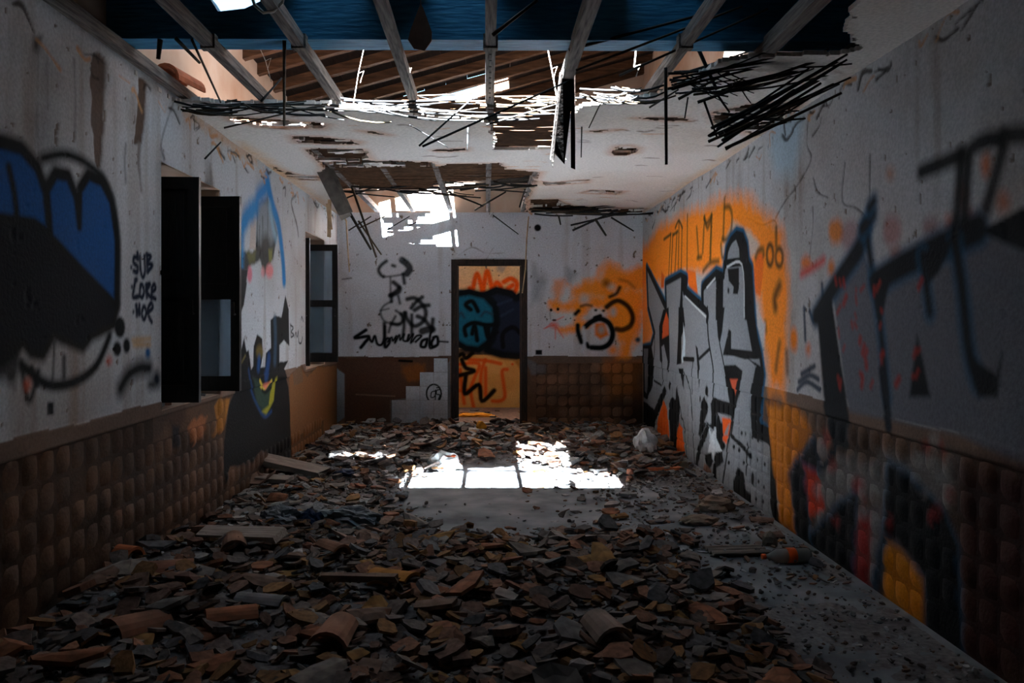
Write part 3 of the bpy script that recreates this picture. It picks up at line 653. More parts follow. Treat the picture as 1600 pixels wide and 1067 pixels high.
# bare render, tile patch and its drawing, left of the door
pb.fill(h7((46, 700), (535, 695), (538, 720), (480, 770), (440, 800), (430, 870), (280, 885), (280, 990), (80, 995), (80, 770), (46, 740)), (98, 70, 56), .012, 1, .012, disp=.001)
pb.fill(h7((330, 730), (430, 730), (430, 790), (360, 800), (320, 760)), (150, 90, 40), .06, .8, .04); pb.stroke(h7((130, 860), (300, 868)), .012, (170, 140, 120), .012, .8); pb.stroke(h7((320, 712), (375, 715)), .03, (16, 12, 12), .012)
pb.fill(h7((46, 745), (80, 770), (80, 960), (46, 985)), (150, 160, 170), .012, 1, .01, disp=.008)
pb.fill(h7((545, 700), (545, 995), (282, 995), (282, 885), (432, 868), (440, 800), (485, 770), (540, 715)), (120, 118, 118), .012)
pb.fill(h7((50, 310), (90, 330), (110, 350), (75, 370), (50, 400)), (176, 168, 166), .04, .8, .02); pb.stroke(h7((70, 355), (110, 350)), .015, (90, 84, 84), .015)
for q in (h7((580, 250), (640, 215), (700, 240), (780, 240)), h7((700, 270), (730, 220)), h7((720, 80), (735, 60))): pb.stroke(q, .012, (120, 110, 106), .012, .7, .01)
pb.fill(k8((60, 705), (100, 720), (150, 735), (150, 770), (85, 775)), (110, 106, 108), .03, .9, .02)
pb.fill(k8((400, 705), (572, 705), (560, 860), (430, 880), (400, 780)), (166, 96, 30), .12, .6, .05)

gb = [(-2.14, 0), (DX[0], 0), (DX[0], DZ), (DX[1], DZ), (DX[1], 0), (2.23, 0), (2.23, 4.5), (-2.14, 3.3)]
V_ = [(x, YB + .001, z) for x, z in gb] + [(x, YB + .25, z) for x, z in gb]
n_ = len(gb)
wall_b = tag(link('wall_back', pymesh(V_, [tuple(range(n_)), tuple(range(2 * n_ - 1, n_ - 1, -1))] + [(i, i + n_, (i + 1) % n_ + n_, (i + 1) % n_) for i in range(n_)]), M['attic']), kind='structure')
B3 = lambda u, v, d: np.stack([u, YB - d, v], -1)
wall_grid(wall_b, pb, np.arange(XL, XR + .001, .0085), np.linspace(0, ZC + .03, 310), B3, lambda u, v: (u > DX[0]) & (u < DX[1]) & (v < DZ))
tile_beds(wall_b, pb, DX[1] + .12, XR, B3, lambda u, v: False, seed=9, hgt=.02)
# white tiles still on the wall, with the drawn circle on the top one
ts = 0.172
pt = Paint(on_back, lambda U, V: (np.tile(lin((196, 204, 212)), (len(U), 1)) * (.9 + .2 * fbm(U * 9, V * 9))[:, None], np.zeros(U.shape)), 2)
q0 = on_back(h7((472, 858))[0])
pt.oval(h7((472, 856))[0], 11.5, 14.5, .02, BLK, .008)
for q in (h7((478, 845), (462, 850), (460, 872), (476, 868), (480, 840), (478, 885)), h7((498, 838), (485, 842), (484, 858), (498, 862), (492, 880)), h7((484, 830), (498, 830))): pt.stroke(q, .014, BLK, .008)
tx1 = DX[0] - .06
for c in range(4):
    for r in range(5):
        x1 = tx1 - c * ts; x0 = x1 - ts + .004; z0 = r * ts; z1_ = z0 + ts - .004
        top = .0
        if (z0 + z1_) / 2 > (.8, .66, .45, .40)[c]: continue
        n = 9 if (c, r) in ((0, 2), (1, 2), (0, 3), (1, 3)) else 2
        n = 22 if n == 9 else 3
        gu, gv = np.meshgrid(np.linspace(x0, x1, n), np.linspace(z0, z1_, n)); gu = gu.ravel(); gv = gv.ravel()
        cc, _, _ = pt.evaluate(gu, gv)
        ix = np.arange(n * n).reshape(n, n); Q = np.stack([ix[:-1, :-1], ix[:-1, 1:], ix[1:, 1:], ix[1:, :-1]], -1).reshape(-1, 4)
        P = B3(gu, gv, np.full(gu.shape, .016))
        rim = np.concatenate([ix[0, :], ix[1:, -1], ix[-1, -2::-1], ix[-2:0:-1, 0]])
        P2 = P[rim].copy(); P2[:, 1] = YB - .001; k0 = len(P)
        rq = np.stack([rim, np.arange(len(rim)) + k0, (np.arange(len(rim)) + 1) % len(rim) + k0, np.roll(rim, -1)], -1)
        link('wall_tile', npmesh(np.vstack([P, P2]), np.vstack([Q, rq]), np.vstack([cc, cc[rim]]), smooth=False), M['paint'], wall_b)

# ---------------------------------------------------------------- the room beyond the door
pn = Paint(on_next, base_wall(60.0, top=(228, 206, 168), stain=(216, 184, 132), low=(196, 160, 100), low2=(208, 176, 118)), 60)
m7 = Z_(700, 400, 3.952)
pn.piece('graffiti_red_tag', 'orange-red spray lettering above a blue shape')
for q in (m7((135, 200), (150, 215), (180, 110), (215, 225)), m7((215, 225), (240, 95), (262, 160), (275, 220)), m7((275, 220), (300, 165), (325, 190), (320, 215)), m7((345, 160), (390, 140), (425, 170), (410, 225), (370, 205), (400, 180))): pn.stroke(q, .075, (222, 92, 16), .035)
pn.end()
pn.piece('graffiti_blue_bubble', 'blue bubble lettering seen through the doorway')
q1 = m7((40, 235), (130, 220), (230, 245), (290, 310), (300, 400), (270, 520), (190, 580), (110, 570), (40, 530)); q2 = m7((230, 240), (300, 210), (390, 230), (420, 260), (470, 230), (600, 230), (600, 610), (420, 620), (330, 610), (240, 580), (290, 420), (280, 300))
pn.fill(q2, (26, 40, 66), .03, 1, curve=True); pn.ring(q2, .12, (12, 22, 30), .05); pn.fill(q1, (22, 104, 146), .03, 1, curve=True); pn.ring(q1, .11, (12, 22, 30), .05)
for q in (m7((110, 490), (105, 440), (160, 412), (230, 425), (300, 425)), m7((140, 330), (110, 300), (150, 280), (185, 340)), m7((340, 560), (340, 480), (400, 440), (450, 480)), m7((250, 560), (260, 500), (300, 470)), m7((150, 480), (165, 430), (180, 520)), m7((230, 440), (245, 500), (250, 440))): pn.stroke(q, .07, (12, 18, 26), .03)
for q in (m7((60, 380), (80, 350), (100, 380)), m7((205, 370), (230, 345), (270, 360)), m7((310, 300), (390, 270)), m7((330, 370), (400, 330))): pn.stroke(q, .03, (40, 60, 90), .04)
pn.end()
pn.piece('graffiti_orange_letters', 'thin orange and black strokes low on the far wall')
for q in (m7((60, 670), (190, 665), (160, 760), (140, 830), (160, 940)), m7((75, 700), (85, 800), (100, 910)), m7((60, 830), (130, 830)), m7((130, 640), (230, 645), (325, 665)), m7((230, 640), (205, 720), (200, 840)), m7((232, 690), (232, 860)), m7((365, 700), (335, 710), (345, 800), (350, 870), (320, 895), (275, 895)), m7((60, 720), (55, 920))): pn.stroke(q, .055, (206, 92, 24), .03, .95)
for q in (m7((60, 620), (90, 605), (110, 630), (150, 600)), m7((85, 640), (110, 690), (160, 710), (60, 740)), m7((110, 740), (105, 850), (190, 795), (210, 895), (285, 830))): pn.stroke(q, .07, (22, 16, 12), .03)
pn.blob(m7((398, 668))[0], 2, 2, (206, 92, 24), .02)
pn.end()
pn.fill(m7((410, 650), (520, 620), (520, 740), (440, 700)), (150, 108, 50), .03, .9, .02); pn.fill(m7((300, 60), (360, 62), (340, 100), (305, 90)), (150, 150, 150), .05, .8, .03)
mb = MB().box(-2.2, 2.4, 12.501, 12.75, 0, 2.9)
wall_n = tag(mb.build('wall_far', M['attic']), kind='structure')
wall_grid(wall_n, pn, np.arange(-1.0, 1.2, .0115), np.linspace(0, 2.6, 220), lambda u, v, d: np.stack([u, 12.5 - d, v], -1))
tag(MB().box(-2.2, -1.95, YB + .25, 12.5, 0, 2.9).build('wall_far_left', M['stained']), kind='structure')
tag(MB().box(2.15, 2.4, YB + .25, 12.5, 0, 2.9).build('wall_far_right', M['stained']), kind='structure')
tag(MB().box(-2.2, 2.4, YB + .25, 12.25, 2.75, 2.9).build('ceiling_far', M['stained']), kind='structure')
tag(MB().box(-2.14, 2.23, -3.25, -3, 0, 4.5).build('wall_front', M['stained']), kind='structure')
tag(MB().box(-1.95, 2.15, YB + .25, 12.5, 0, .008).build('floor_far', M['tile_brown']), kind='structure')
floor = tag(MB().box(-2.3, 2.5, -3.2, 12.7, -.2, 0).build('floor', M['concrete']), kind='structure')

# door frame
door = tag(empty('door_1', ((DX[0] + DX[1]) / 2, YB, 0)), kind='structure')
xm = (DX[0] + DX[1]) / 2; hw = (DX[1] - DX[0]) / 2
for s in (-1, 1):
    mb = MB().box(min(s * (hw - .06), s * (hw + .015)), max(s * (hw - .06), s * (hw + .015)), -.03, .16, 0, DZ - .05)
    mb.build('jamb', M['doorwood'], door)
    MB().box(min(s * (hw - .075), s * (hw - .06)), max(s * (hw - .075), s * (hw - .06)), .03, .07, 0, DZ - .06).build('door_stop', M['doorwood'], door)
MB().box(-hw - .015, hw + .015, -.03, .16, DZ - .05, DZ + .02).build('head', M['doorwood'], door)
MB().box(-hw, hw, -.01, .2, 0, .015).build('threshold', M['doorwood'], door)

# ---------------------------------------------------------------- windows in the left wall
def box_frame(w, h, d, st, rails):
    """casement frame in its own plane: x along width, z up; rails = (z0, z1) list"""
    mb = MB().box(0, st, -d / 2, d / 2, 0, h).box(w - st, w, -d / 2, d / 2, 0, h)
    for z0, z1_ in rails: mb.box(st, w - st, -d / 2 * .9, d / 2 * .9, z0, z1_)
    return mb
def casement(root, y, glass_up, glass_low, lab, wd=.45, tilt=0):
    h = WZ[1] - WZ[0] - .09; st = .06; mid = h * .47
    fr = box_frame(wd, h, .042, st, [(0, .1), (mid, mid + .075), (h - .07, h)]).build('casement', M['window'], root)
    fr.location = (XL - .27 - root.location[0], y - root.location[1], WZ[0] + .03 - root.location[2]); fr.rotation_euler = (0, 0, tilt)
    if lab: fr['label'] = lab
    for (z0, z1_, gl) in ((.1, mid, glass_low), (mid + .075, h - .07, glass_up)):
        if gl: MB().box(st - .005, wd - st + .005, -.003, .003, z0 - .005, z1_ + .005).build('pane', M['glass'], fr)
        else:
            MB().box(st - .005, wd - st + .005, -.008, .008, z0 - .005, z1_ + .005).build('panel', M['window'], fr)
            MB().box(st + .03, wd - st - .03, -.017, .017, z0 + .03, z1_ - .03).build('raised_panel', M['window'], fr)
    MB().tube([(wd - .03, -.02, mid - .1), (wd - .03, -.05, mid - .1), (wd - .03, -.055, mid - .02)], .008, 6).build('handle', M['window'], fr)
    for zz in (.12, h - .15): MB().tube([(0, -.026, zz), (0, -.026, zz + .08)], .011, 6).build('hinge', M['window'], fr)
    return fr
for n, (y0, y1) in enumerate((W1, W2)):
    w = tag(empty('window_%d' % (n + 1), (XL - .3, (y0 + y1) / 2, WZ[0])), kind='structure')
    hy = (y1 - y0) / 2; hz = WZ[1] - WZ[0]
    for s in (-1, 1): MB().box(0, .07, min(s * hy, s * (hy - .06)), max(s * hy, s * (hy - .06)), .0, hz).build('jamb', M['window'], w)
    MB().box(0, .07, -hy + .06, hy - .06, hz - .06, hz).build('head', M['window'], w)
    MB().box(-.01, .1, -hy + .06, hy - .06, 0, .03).build('sill_board', M['window'], w)
    nb = 7
    for k in range(nb):
        yy = -hy + 2 * hy * k / nb
        MB().box(-.05, -.022, yy + .004, yy + 2 * hy / nb - .004, -.02, hz + .02).build('shutter_board', M['window'], w)
    MB().box(-.075, -.05, -hy, hy, .25, .35).build('shutter_ledge', M['window'], w)
    MB().box(-.075, -.05, -hy, hy, hz - .35, hz - .25).build('shutter_ledge', M['window'], w)
    if n == 0:
        casement(w, y0 + .14, False, False, 'nearer dark casement with solid panels', .44, .05)  # solid panel put in for the lower pane so it stays dark
        casement(w, y1 - .09, False, True, 'farther dark casement with a pale glass pane below', .45, -.03)
    else:
        casement(w, y1 - .12, True, True, None, .45, 0)
        casement(w, y0 + .1, True, True, None, .3, .02)

# ---------------------------------------------------------------- ceiling with its holes
z2 = Z_(350, 0, 3.5575); z3 = Z_(700, 0, 3.5575); z4 = Z_(1050, 0, 2.909); z5 = Z_(400, 220, 5.333); z6 = Z_(680, 230, 4.706)
def cpoly(px): return np.array([on_ceil(p) for p in px])
front = np.array([(XL - .05, 3.25)] + [on_ceil(p) for p in ((258, 150), (285, 160), (320, 158), (350, 165), (400, 162), (452, 166), (500, 164), (540, 168), (575, 170), (640, 176), (655, 184), (700, 186), (750, 188), (768, 196), (772, 236), (872, 232), (876, 208), (884, 184), (919, 166), (953, 160), (1015, 152), (1037, 149), (1062, 138), (1110, 108), (1150, 95), (1200, 90), (1330, 83), (1348, 72), (1330, 60))] + [(1.55, 3.6), (1.5, 3.25)])
holes_lath = [cpoly(q) for q in (
    z2((380, 760), (560, 765), (760, 790), (740, 803), (560, 802), (400, 795)),
    [(479, 232), (567, 233), (582, 251), (677, 254), (683, 266), (600, 270), (560, 272), (505, 258), (490, 245)],
    [(955, 237), (965, 228), (985, 227), (998, 231), (995, 238), (975, 241), (958, 241)],
    [(845, 283), (861, 285), (918, 281), (916, 286), (871, 289), (850, 289)],
    [(907, 303), (924, 298), (977, 299), (965, 305), (924, 304)],
    [(827, 312), (870, 312), (893, 322), (1011, 326), (1004, 337), (830, 338)],
    z2((750, 733), (840, 738), (920, 755), (840, 750)), z2((1170, 838), (1350, 824), (1345, 842), (1200, 846)),
    [(990, 186), (1060, 185), (1074, 191), (1040, 191)], [(919, 207), (968, 204), (940, 208)],
    [(352, 182), (440, 188), (512, 196), (505, 203), (405, 200), (360, 190)],
    z4((180, 520), (380, 480), (580, 468), (545, 560), (380, 622), (200, 565)),
    [(421, 258), (443, 266), (469, 273), (499, 275), (499, 282), (469, 281), (447, 276)])]
back_hole = cpoly([(505, 256), (560, 262), (680, 260), (700, 257), (780, 256), (792, 264), (846, 268), (838, 280), (830, 300), (822, 316), (828, 339), (545, 339), (535, 312), (520, 292), (500, 276)])
cp = Paint(on_ceil, lambda U, V: (lin((206, 198, 192)) * (1 - np.clip((fbm(U * 1.3 + 7, V * 1.3, 4) - .5) * 2.5, 0, 1)[:, None] * np.array([.12, .18, .24])), np.zeros(U.shape)), 70)
rr = random.Random(12)
for i in range(70):     # cracks and scuffs run across the room with the reeds behind them
    x = rr.uniform(420, 1150); y = rr.uniform(165, 325); w = rr.uniform(6, 34)
    cp.stroke([(x, y), (x + w / 2, y + rr.uniform(-1, 1)), (x + w, y + rr.uniform(-1.5, 1.5))], rr.uniform(.012, .03), (84, 62, 46) if rr.random() < .7 else (190, 140, 100), .02, .8, .012)
for q in holes_lath + [back_hole]:
    px = [(CX + p[0] * F / p[1], CY - (ZC - H) * F / p[1]) for p in q]
    cp.ring(px, .07, (176, 120, 76), .08, .6)
for q in ([(372, 232), (420, 262), (470, 296), (520, 330), (530, 336), (440, 262), (380, 222)], [(1012, 325), (1080, 280), (1150, 230), (1180, 215), (1160, 232), (1080, 290)]): cp.fill(q, (206, 160, 112), .15, .7, .05)
us = np.arange(XL, XR + .008, .0157); vs2 = np.arange(3.2, YB + .02, .0235)
U, V = np.meshgrid(us, vs2); sh = U.shape; u = U.ravel(); v = V.ravel()
ccol, _, _ = cp.evaluate(u, v)
ju = (fbm(u * 14, v * 14, 3) - .5) * .09; jv = (fbm(u * 14 + 50, v * 14, 3) - .5) * .09
def gone(x, y):
    r = inside(x, y, front) | inside(x, y, back_hole)
    isl = fbm(x * 3.5 + 9, y * 16, 3) > .64          # slivers of plaster still clinging to the reeds
    for q in holes_lath: r |= inside(x, y, q) & ~isl
    return r
idx = np.arange(u.size).reshape(sh); Q = np.stack([idx[:-1, :-1], idx[1:, :-1], idx[1:, 1:], idx[:-1, 1:]], -1).reshape(-1, 4)
cu = u[Q].mean(1) + ju[Q[:, 0]]; cv = v[Q].mean(1) + jv[Q[:, 0]]
Q = Q[~gone(cu, cv)]
un, inv = np.unique(Q, return_inverse=True)
sag = (fbm(u * .9, v * .9, 2) - .5) * .03
P = np.stack([u, v, ZC + np.clip(sag, -.012, .012)], -1)
ceil = link('ceiling', npmesh(P[un], inv.reshape(-1, 4), ccol[un], smooth=False), M['paint'])
sm = ceil.modifiers.new('thickness', 'SOLIDIFY'); sm.thickness = .022; sm.offset = -1; ceil.data.materials.append(M['darkwood']); sm.material_offset = 1; sm.material_offset_rim = 0  # unseen top face made dark to cut bounce onto the roof
tag(ceil, kind='structure')
MB().box(XL, XR, -3, 3.2, ZC, ZC + .03).build('near_ceiling', M['stained'], ceil)
for k in range(12):      # unseen boards added on the blue beam to keep sky off the near room
    xa = XL + (XR - XL) * k / 12
    if k in (3, 5, 8): continue
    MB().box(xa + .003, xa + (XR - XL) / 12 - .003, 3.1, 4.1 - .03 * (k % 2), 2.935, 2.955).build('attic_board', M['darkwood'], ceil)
MB().box(XL, XR, 3.08, 3.1, ZC, 2.97).build('attic_edge_board', M['darkwood'], ceil)

# the reed mat above the plaster: seen where plaster has come away (too fine to pick apart)
mb = MB(); rr = random.Random(3)
def mat_rows(poly, step, dens, z=ZC + .034, rad=.006, pad=.03):
    y = poly[:, 1].min()
    while y < poly[:, 1].max():
        xs = np.linspace(poly[:, 0].min(), poly[:, 0].max(), 60)
        ok = inside(xs, np.full(60, y), poly)
        if ok.any() and rr.random() < dens:
            x0, x1 = xs[ok].min() - pad, xs[ok].max() + pad
            mb.tube([(x0 + rr.uniform(-.05, .05), y + rr.uniform(-.01, .01), z + rr.uniform(0, .012)), ((x0 + x1) / 2, y + rr.uniform(-.012, .012), z + rr.uniform(-.004, .01)), (x1 + rr.uniform(-.05, .05), y + rr.uniform(-.01, .01), z + rr.uniform(0, .012))], rad, 4)
        y += step
for k, q in enumerate(holes_lath): mat_rows(q, .0125, .97 if k not in (10, 11) else .93)
mat_rows(cpoly([(545, 258), (680, 262), (705, 276), (660, 300), (600, 302), (540, 288)]), .014, .72)
mat_rows(cpoly([(690, 262), (790, 262), (846, 268), (838, 280), (760, 287), (690, 289)]), .014, .75)
mat_rows(cpoly([(500, 276), (530, 258), (545, 290), (540, 300), (520, 292)]), .014, .8)
mat_rows(cpoly([(770, 160), (884, 162), (880, 195), (874, 234), (772, 236)]), .0148, .84, rad=.0074)
mat_rows(cpoly([(640, 166), (768, 168), (768, 198), (656, 188)]), .0140, 1.0, rad=.0076)  # closed rows added to keep sun off the floor behind the strip
o = mb.build('reed_mat', M['reedmat'], ceil); tag(o, kind='stuff')

# opaque backing added above the stripped patches to stop sun leaking through
bk = MB()
for k, q in enumerate(holes_lath):
    if k in (10, 11): continue
    x0_, y0_ = q.min(0) - .06; x1_, y1_ = q.max(0) + .06
    bk.box(x0_, x1_, y0_, min(y1_, YB - .01), ZC + .085 + .001 * k, ZC + .1 + .001 * k)
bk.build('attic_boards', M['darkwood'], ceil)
# single reeds that stick out or hang
def reed(p0, p1, r=.006, sag=.0):
    p0 = Vector(p0); p1 = Vector(p1); m = (p0 + p1) / 2 + Vector((0, 0, -sag))
    MB().tube([p0, p0.lerp(m, .5) - Vector((0, 0, sag * .25)), m, m.lerp(p1, .5) - Vector((0, 0, sag * .25)), p1], r, 5, r * .75).build('reed', M['reed'], ceil, True)
def rpx(a, b, r=.006, sag=0): reed(at(*a), at(*b), r, sag)
def cluster(n, x0, x1, y0, y1, dx, dy, Y0, Y1, r=(.004, .008), sag=.03, seed=0):
    q = random.Random(seed)
    for i in range(n):
        x = q.uniform(x0, x1); y = q.uniform(y0, y1); Ya = q.uniform(Y0, Y1)
        rpx((x, y, Ya), (x + q.uniform(*dx), y + q.uniform(*dy), Ya + q.uniform(-.15, .15)), q.uniform(*r), q.uniform(0, sag))
cluster(24, 268, 420, 153, 176, (60, 150), (-6, 12), 4.75, 5.0, seed=1)
cluster(15, 420, 600, 152, 172, (80, 190), (-4, 22), 4.75, 5.0, seed=2)
cluster(14, 600, 760, 148, 182, (60, 140), (-10, 10), 4.75, 5.05, seed=3)
cluster(9, 770, 830, 150, 172, (50, 110), (-4, 6), 4.75, 5.0, seed=4)
cluster(24, 905, 985, 134, 158, (40, 90), (-6, 4), 4.6, 4.9, seed=5)
cluster(34, 1040, 1150, 108, 148, (90, 200), (-52, -20), 4.1, 4.7, seed=6)
cluster(16, 1105, 1150, 196, 234, (150, 230), (-120, -86), 3.9, 4.6, (.006, .01), .01, seed=7)
cluster(12, 1060, 1160, 100, 140, (20, 70), (10, 40), 4.2, 4.7, (.003, .006), .01, seed=8)
cluster(12, 1150, 1290, 92, 104, (80, 150), (-16, 0), 4.2, 4.6, seed=9)
cluster(10, 1120, 1180, 172, 200, (60, 110), (-14, 4), 5.0, 5.4, seed=10)
cluster(24, 525, 660, 268, 300, (60, 130), (-12, 14), 8.0, 9.6, (.006, .012), .03, seed=11)
cluster(20, 690, 800, 262, 300, (40, 80), (-10, 8), 7.6, 9.4, (.006, .012), .03, seed=12)
cluster(22, 826, 930, 322, 338, (60, 110), (-8, 6), 9.4, 9.9, (.008, .014), .02, seed=13)
for a, b, r in (((1040, 106, 4.2), (1041, 257, 4.2), .010), ((655, 228, 4.5), (740, 152, 4.6), .006), ((660, 229, 4.4), (890, 126, 4.4), .007), ((760, 195, 4.7), (886, 158, 4.7), .006), ((909, 198, 4.5), (908, 246, 4.5), .004), ((731, 199, 4.9), (730, 235, 4.9), .005),
                ((889, 78, 4.1), (1100, 22, 3.9), .009), ((900, 110, 4.1), (1160, 10, 3.8), .007), ((968, 118, 4.3), (1200, 14, 3.8), .007), ((1085, 62, 4.3), (1120, 140, 4.4), .012), ((1090, 160, 4.3), (1330, 76, 4.1), .009), ((1100, 158, 4.3), (1120, 214, 4.3), .007), ((1122, 150, 4.3), (1140, 176, 4.3), .007),
                ((1075, 152, 4.4), (1070, 185, 4.4), .005), ((938, 162, 4.4), (920, 200, 4.4), .004), ((1015, 168, 4.6), (1060, 140, 4.4), .006), ((1060, 155, 4.4), (1140, 112, 4.3), .009),
                ((444, 62, 4.05), (444, 196, 4.5), .010), ((300, 62, 3.9), (345, 160, 4.6), .007), ((275, 60, 3.9), (312, 98, 4.1), .010), ((250, 62, 3.95), (247, 92, 3.95), .014), ((770, 55, 3.7), (840, 0, 3.6), .010),
                ((350, 200, 4.8), (510, 162, 4.9), .006), ((320, 248, 4.7), (345, 222, 4.8), .006), ((408, 158, 4.5), (440, 122, 4.6), .007), ((540, 264, 8.3), (588, 402, 8.0), .014), ((545, 330, 8.4), (580, 390, 8.4), .016), ((560, 345, 8.2), (596, 398, 8.2), .010), ((550, 298, 8.6), (690, 256, 8.2), .012), ((535, 312, 8.5), (660, 262, 8.2), .010),
                ((640, 195, 5.2), (700, 230, 5.0), .003), ((860, 210, 5.2), (885, 250, 5.0), .003), ((895, 360, 9.9), (965, 328, 9.6), .014), ((892, 352, 9.9), (985, 330, 9.6), .012), ((930, 342, 9.7), (947, 368, 9.8), .016), ((955, 340, 9.8), (990, 361, 9.9), .012), ((873, 338, 9.8), (876, 351, 9.9), .012), ((545, 360, 9.9), (580, 338, 9.8), .010), ((560, 357, 9.9), (605, 336, 9.8), .010), ((600, 362, 10), (640, 338, 9.9), .008), ((770, 336, 9.9), (810, 366, 10.0), .008), ((640, 352, 10.0), (672, 338, 9.9), .008),
                ((700, 300, 9.0), (755, 322, 9.2), .012), ((742, 328, 9.4), (790, 300, 9.0), .012), ((720, 296, 8.8), (850, 275, 8.0), .02)):
    rpx(a, b, r)

# ---------------------------------------------------------------- timber over the ceiling
bm = MB()
pts = [(-1.98, 2.705), (2.05, 2.69), (2.05, 2.91), (-1.02, 2.92), (-1.17, 2.85), (-1.30, 2.835), (-1.36, 2.93), (-1.98, 2.93)]
V_ = [(x, 4.03, z) for x, z in pts] + [(x, 4.19, z) for x, z in pts]; n_ = len(pts)
tag(link('ceiling_beam', pymesh(V_, [tuple(range(n_)), tuple(range(2 * n_ - 1, n_ - 1, -1))] + [(i, i + n_, (i + 1) % n_ + n_, (i + 1) % n_) for i in range(n_)]), M['bluewood']),
    'heavy dark blue painted cross beam spanning the room', 'beam')
JX = (-1.79, -1.335, -.90, -.44, .02, .44, .955, 1.36, 1.80)
JL = ('against the left wall', 'second from the left wall', 'third from the left wall', 'fourth from the left wall, left of the hanging diamond plate', 'in the middle, dotted with nail holes', 'with a splintered end hanging down', 'right of the splintered one, behind loose reeds', 'second from the right wall', 'against the right wall')
for k, x in enumerate(JX):
    j = empty('ceiling_joist', (x, 2.2, 2.652))
    tag(j, ('weathered grey ceiling joist ' + JL[k]), 'joist', 'ceiling joists')
    z = .026
    if k == 5:
        MB().beam((0, 0, z), (0, 2.35, z), .06, .07, .03, k).build('timber', M['greywood'], j)
        MB().beam((0, 2.3, z), (-.02, 2.62, -.36), .07, .05, .05, 31).build('splintered_end', M['darkwood'], j)
        MB().beam((-.03, 2.32, z), (-.06, 2.66, -.40), .02, .03, .03, 32).build('splinter', M['greywood'], j)
        MB().beam((.03, 2.32, z), (.06, 2.6, -.44), .025, .03, .03, 33).build('splinter', M['darkwood'], j)
        MB().beam((0, 4.6, z), (0, 8.02, z), .05, .055, .02, 34).build('timber', M['greywood'], j)
    elif k == 7:
        MB().beam((0, 0, z), (.02, 2.2, z), .07, .07, .05, k).build('timber', M['greywood'], j)
        MB().beam((0, 3.4, z), (0, 8.02, z), .05, .055, .02, 34).build('timber', M['greywood'], j)
    else:
        MB().beam((0, 0, z), (0, 8.02, z), .05, .055, .0, k).build('timber', M['greywood'], j)
    if k in (1, 2, 4, 6): MB().box(-.035, .035, 1.78, 1.83, -.01, .06).build('cleat', M['greywood'], j)
    if k == 4:
        for q in range(9): MB().box(-.006, .006, 1.9 + q * .1, 1.915 + q * .1, -.0045, .0).build('nail', M['window'], j)

# roof: sloping planks on rafters, open to the sky over the front half
RZ = lambda x: 3.9 + .275 * x
roof = tag(empty('roof', (0, 6.5, 3.4)), kind='structure')
def slope_box(mb, x0, x1, y0, y1, dz, th):
    o_ = Vector((0, 6.5, 3.4)); vs_ = []
    for z in (0, th):
        for x, y in ((x0, y0), (x1, y0), (x1, y1), (x0, y1)): vs_.append(Vector((x, y, RZ(x) + dz + z)) - o_)
    mb.add(vs_, [(0, 3, 2, 1), (4, 5, 6, 7), (0, 1, 5, 4), (1, 2, 6, 5), (2, 3, 7, 6), (3, 0, 4, 7)])
    return mb
npl = 20; x0 = -2.2; wv = (2.25 - x0) / npl
def roof_run(xa, xb, y0, y1, th):
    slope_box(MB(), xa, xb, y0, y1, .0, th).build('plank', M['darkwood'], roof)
for k in range(npl):
    xa = x0 + k * wv; xb = xa + wv - .004; xm_ = (xa + xb) / 2; th = .03 + .006 * (k % 2); j = .03 * (k % 3)
    edge = 3.22 - .249 * xm_ + j * .5                      # front part: its edge throws the shade on the blue beam
    if xm_ < -1.03: edge = 4.6 + j
    roof_run(xa, xb, -3.1, edge if xm_ < .8 else 5.3 + j, th)
    rs = (5.95 if xm_ < -1.25 else 5.15 if -.1 < xm_ < .5 else 4.75) + j  # hidden edges shaped to bound the sun strip and dim near walls
    if -1.45 < xm_ < .25:
        g1 = 9.85 if xm_ < -.12 else 9.25
        roof_run(xa, xb, rs, 8.66 + j, th); roof_run(xa, xb, g1 + j, YB + .5, th)
    else: roof_run(xa, xb, rs if xm_ < .8 else 6.0 + j, YB + .5, th)
cv_ = MB()  # opaque layer added over the planks to stop sun leaking between them
for (xa, xb, y0, y1) in ((-2.2, -1.03, -3.1, 4.58), (-1.03, .8, -3.1, None), (.8, 2.25, -3.1, 5.28), (-2.2, -1.4, 5.98, YB + .5), (-1.4, -1.25, 5.98, 8.66), (-1.25, -.1, 4.78, 8.66), (-.1, .24, 5.18, 8.66), (-1.4, -.1, 9.86, YB + .5), (-.1, .24, 9.26, YB + .5), (.24, .5, 5.18, YB + .5), (.5, .8, 4.78, YB + .5), (.8, 2.25, 5.98, YB + .5)):
    if y1 is None:
        for k in range(12):
            qa = xa + (xb - xa) * k / 12; qb = xa + (xb - xa) * (k + 1) / 12; slope_box(cv_, qa, qb, y0, 3.2 - .249 * (qa + qb) / 2, .045, .03)
    else: slope_box(cv_, xa, xb, y0, y1, .045, .03)
cv_.build('tile_covering', M['terracotta'], roof)
for k in range(12):
    y = 4.68 + k * .5
    if k < 4:
        slope_box(MB(), -1.25 if k < 3 else -2.0, .8 if k < 3 else 2.1, y + .1, y + .17, -.085, .085).build('rafter', M['rafterwood'], roof); continue
    slope_box(MB(), -2.0, 2.1, y, y + .07, -.085, .085).build('rafter', M['rafterwood'], roof)
for y in (-2.4, -1.4, -.4, .6, 1.6, 2.5): slope_box(MB(), -2.0, 2.1, y, y + .07, -.085, .085).build('rafter', M['rafterwood'], roof)

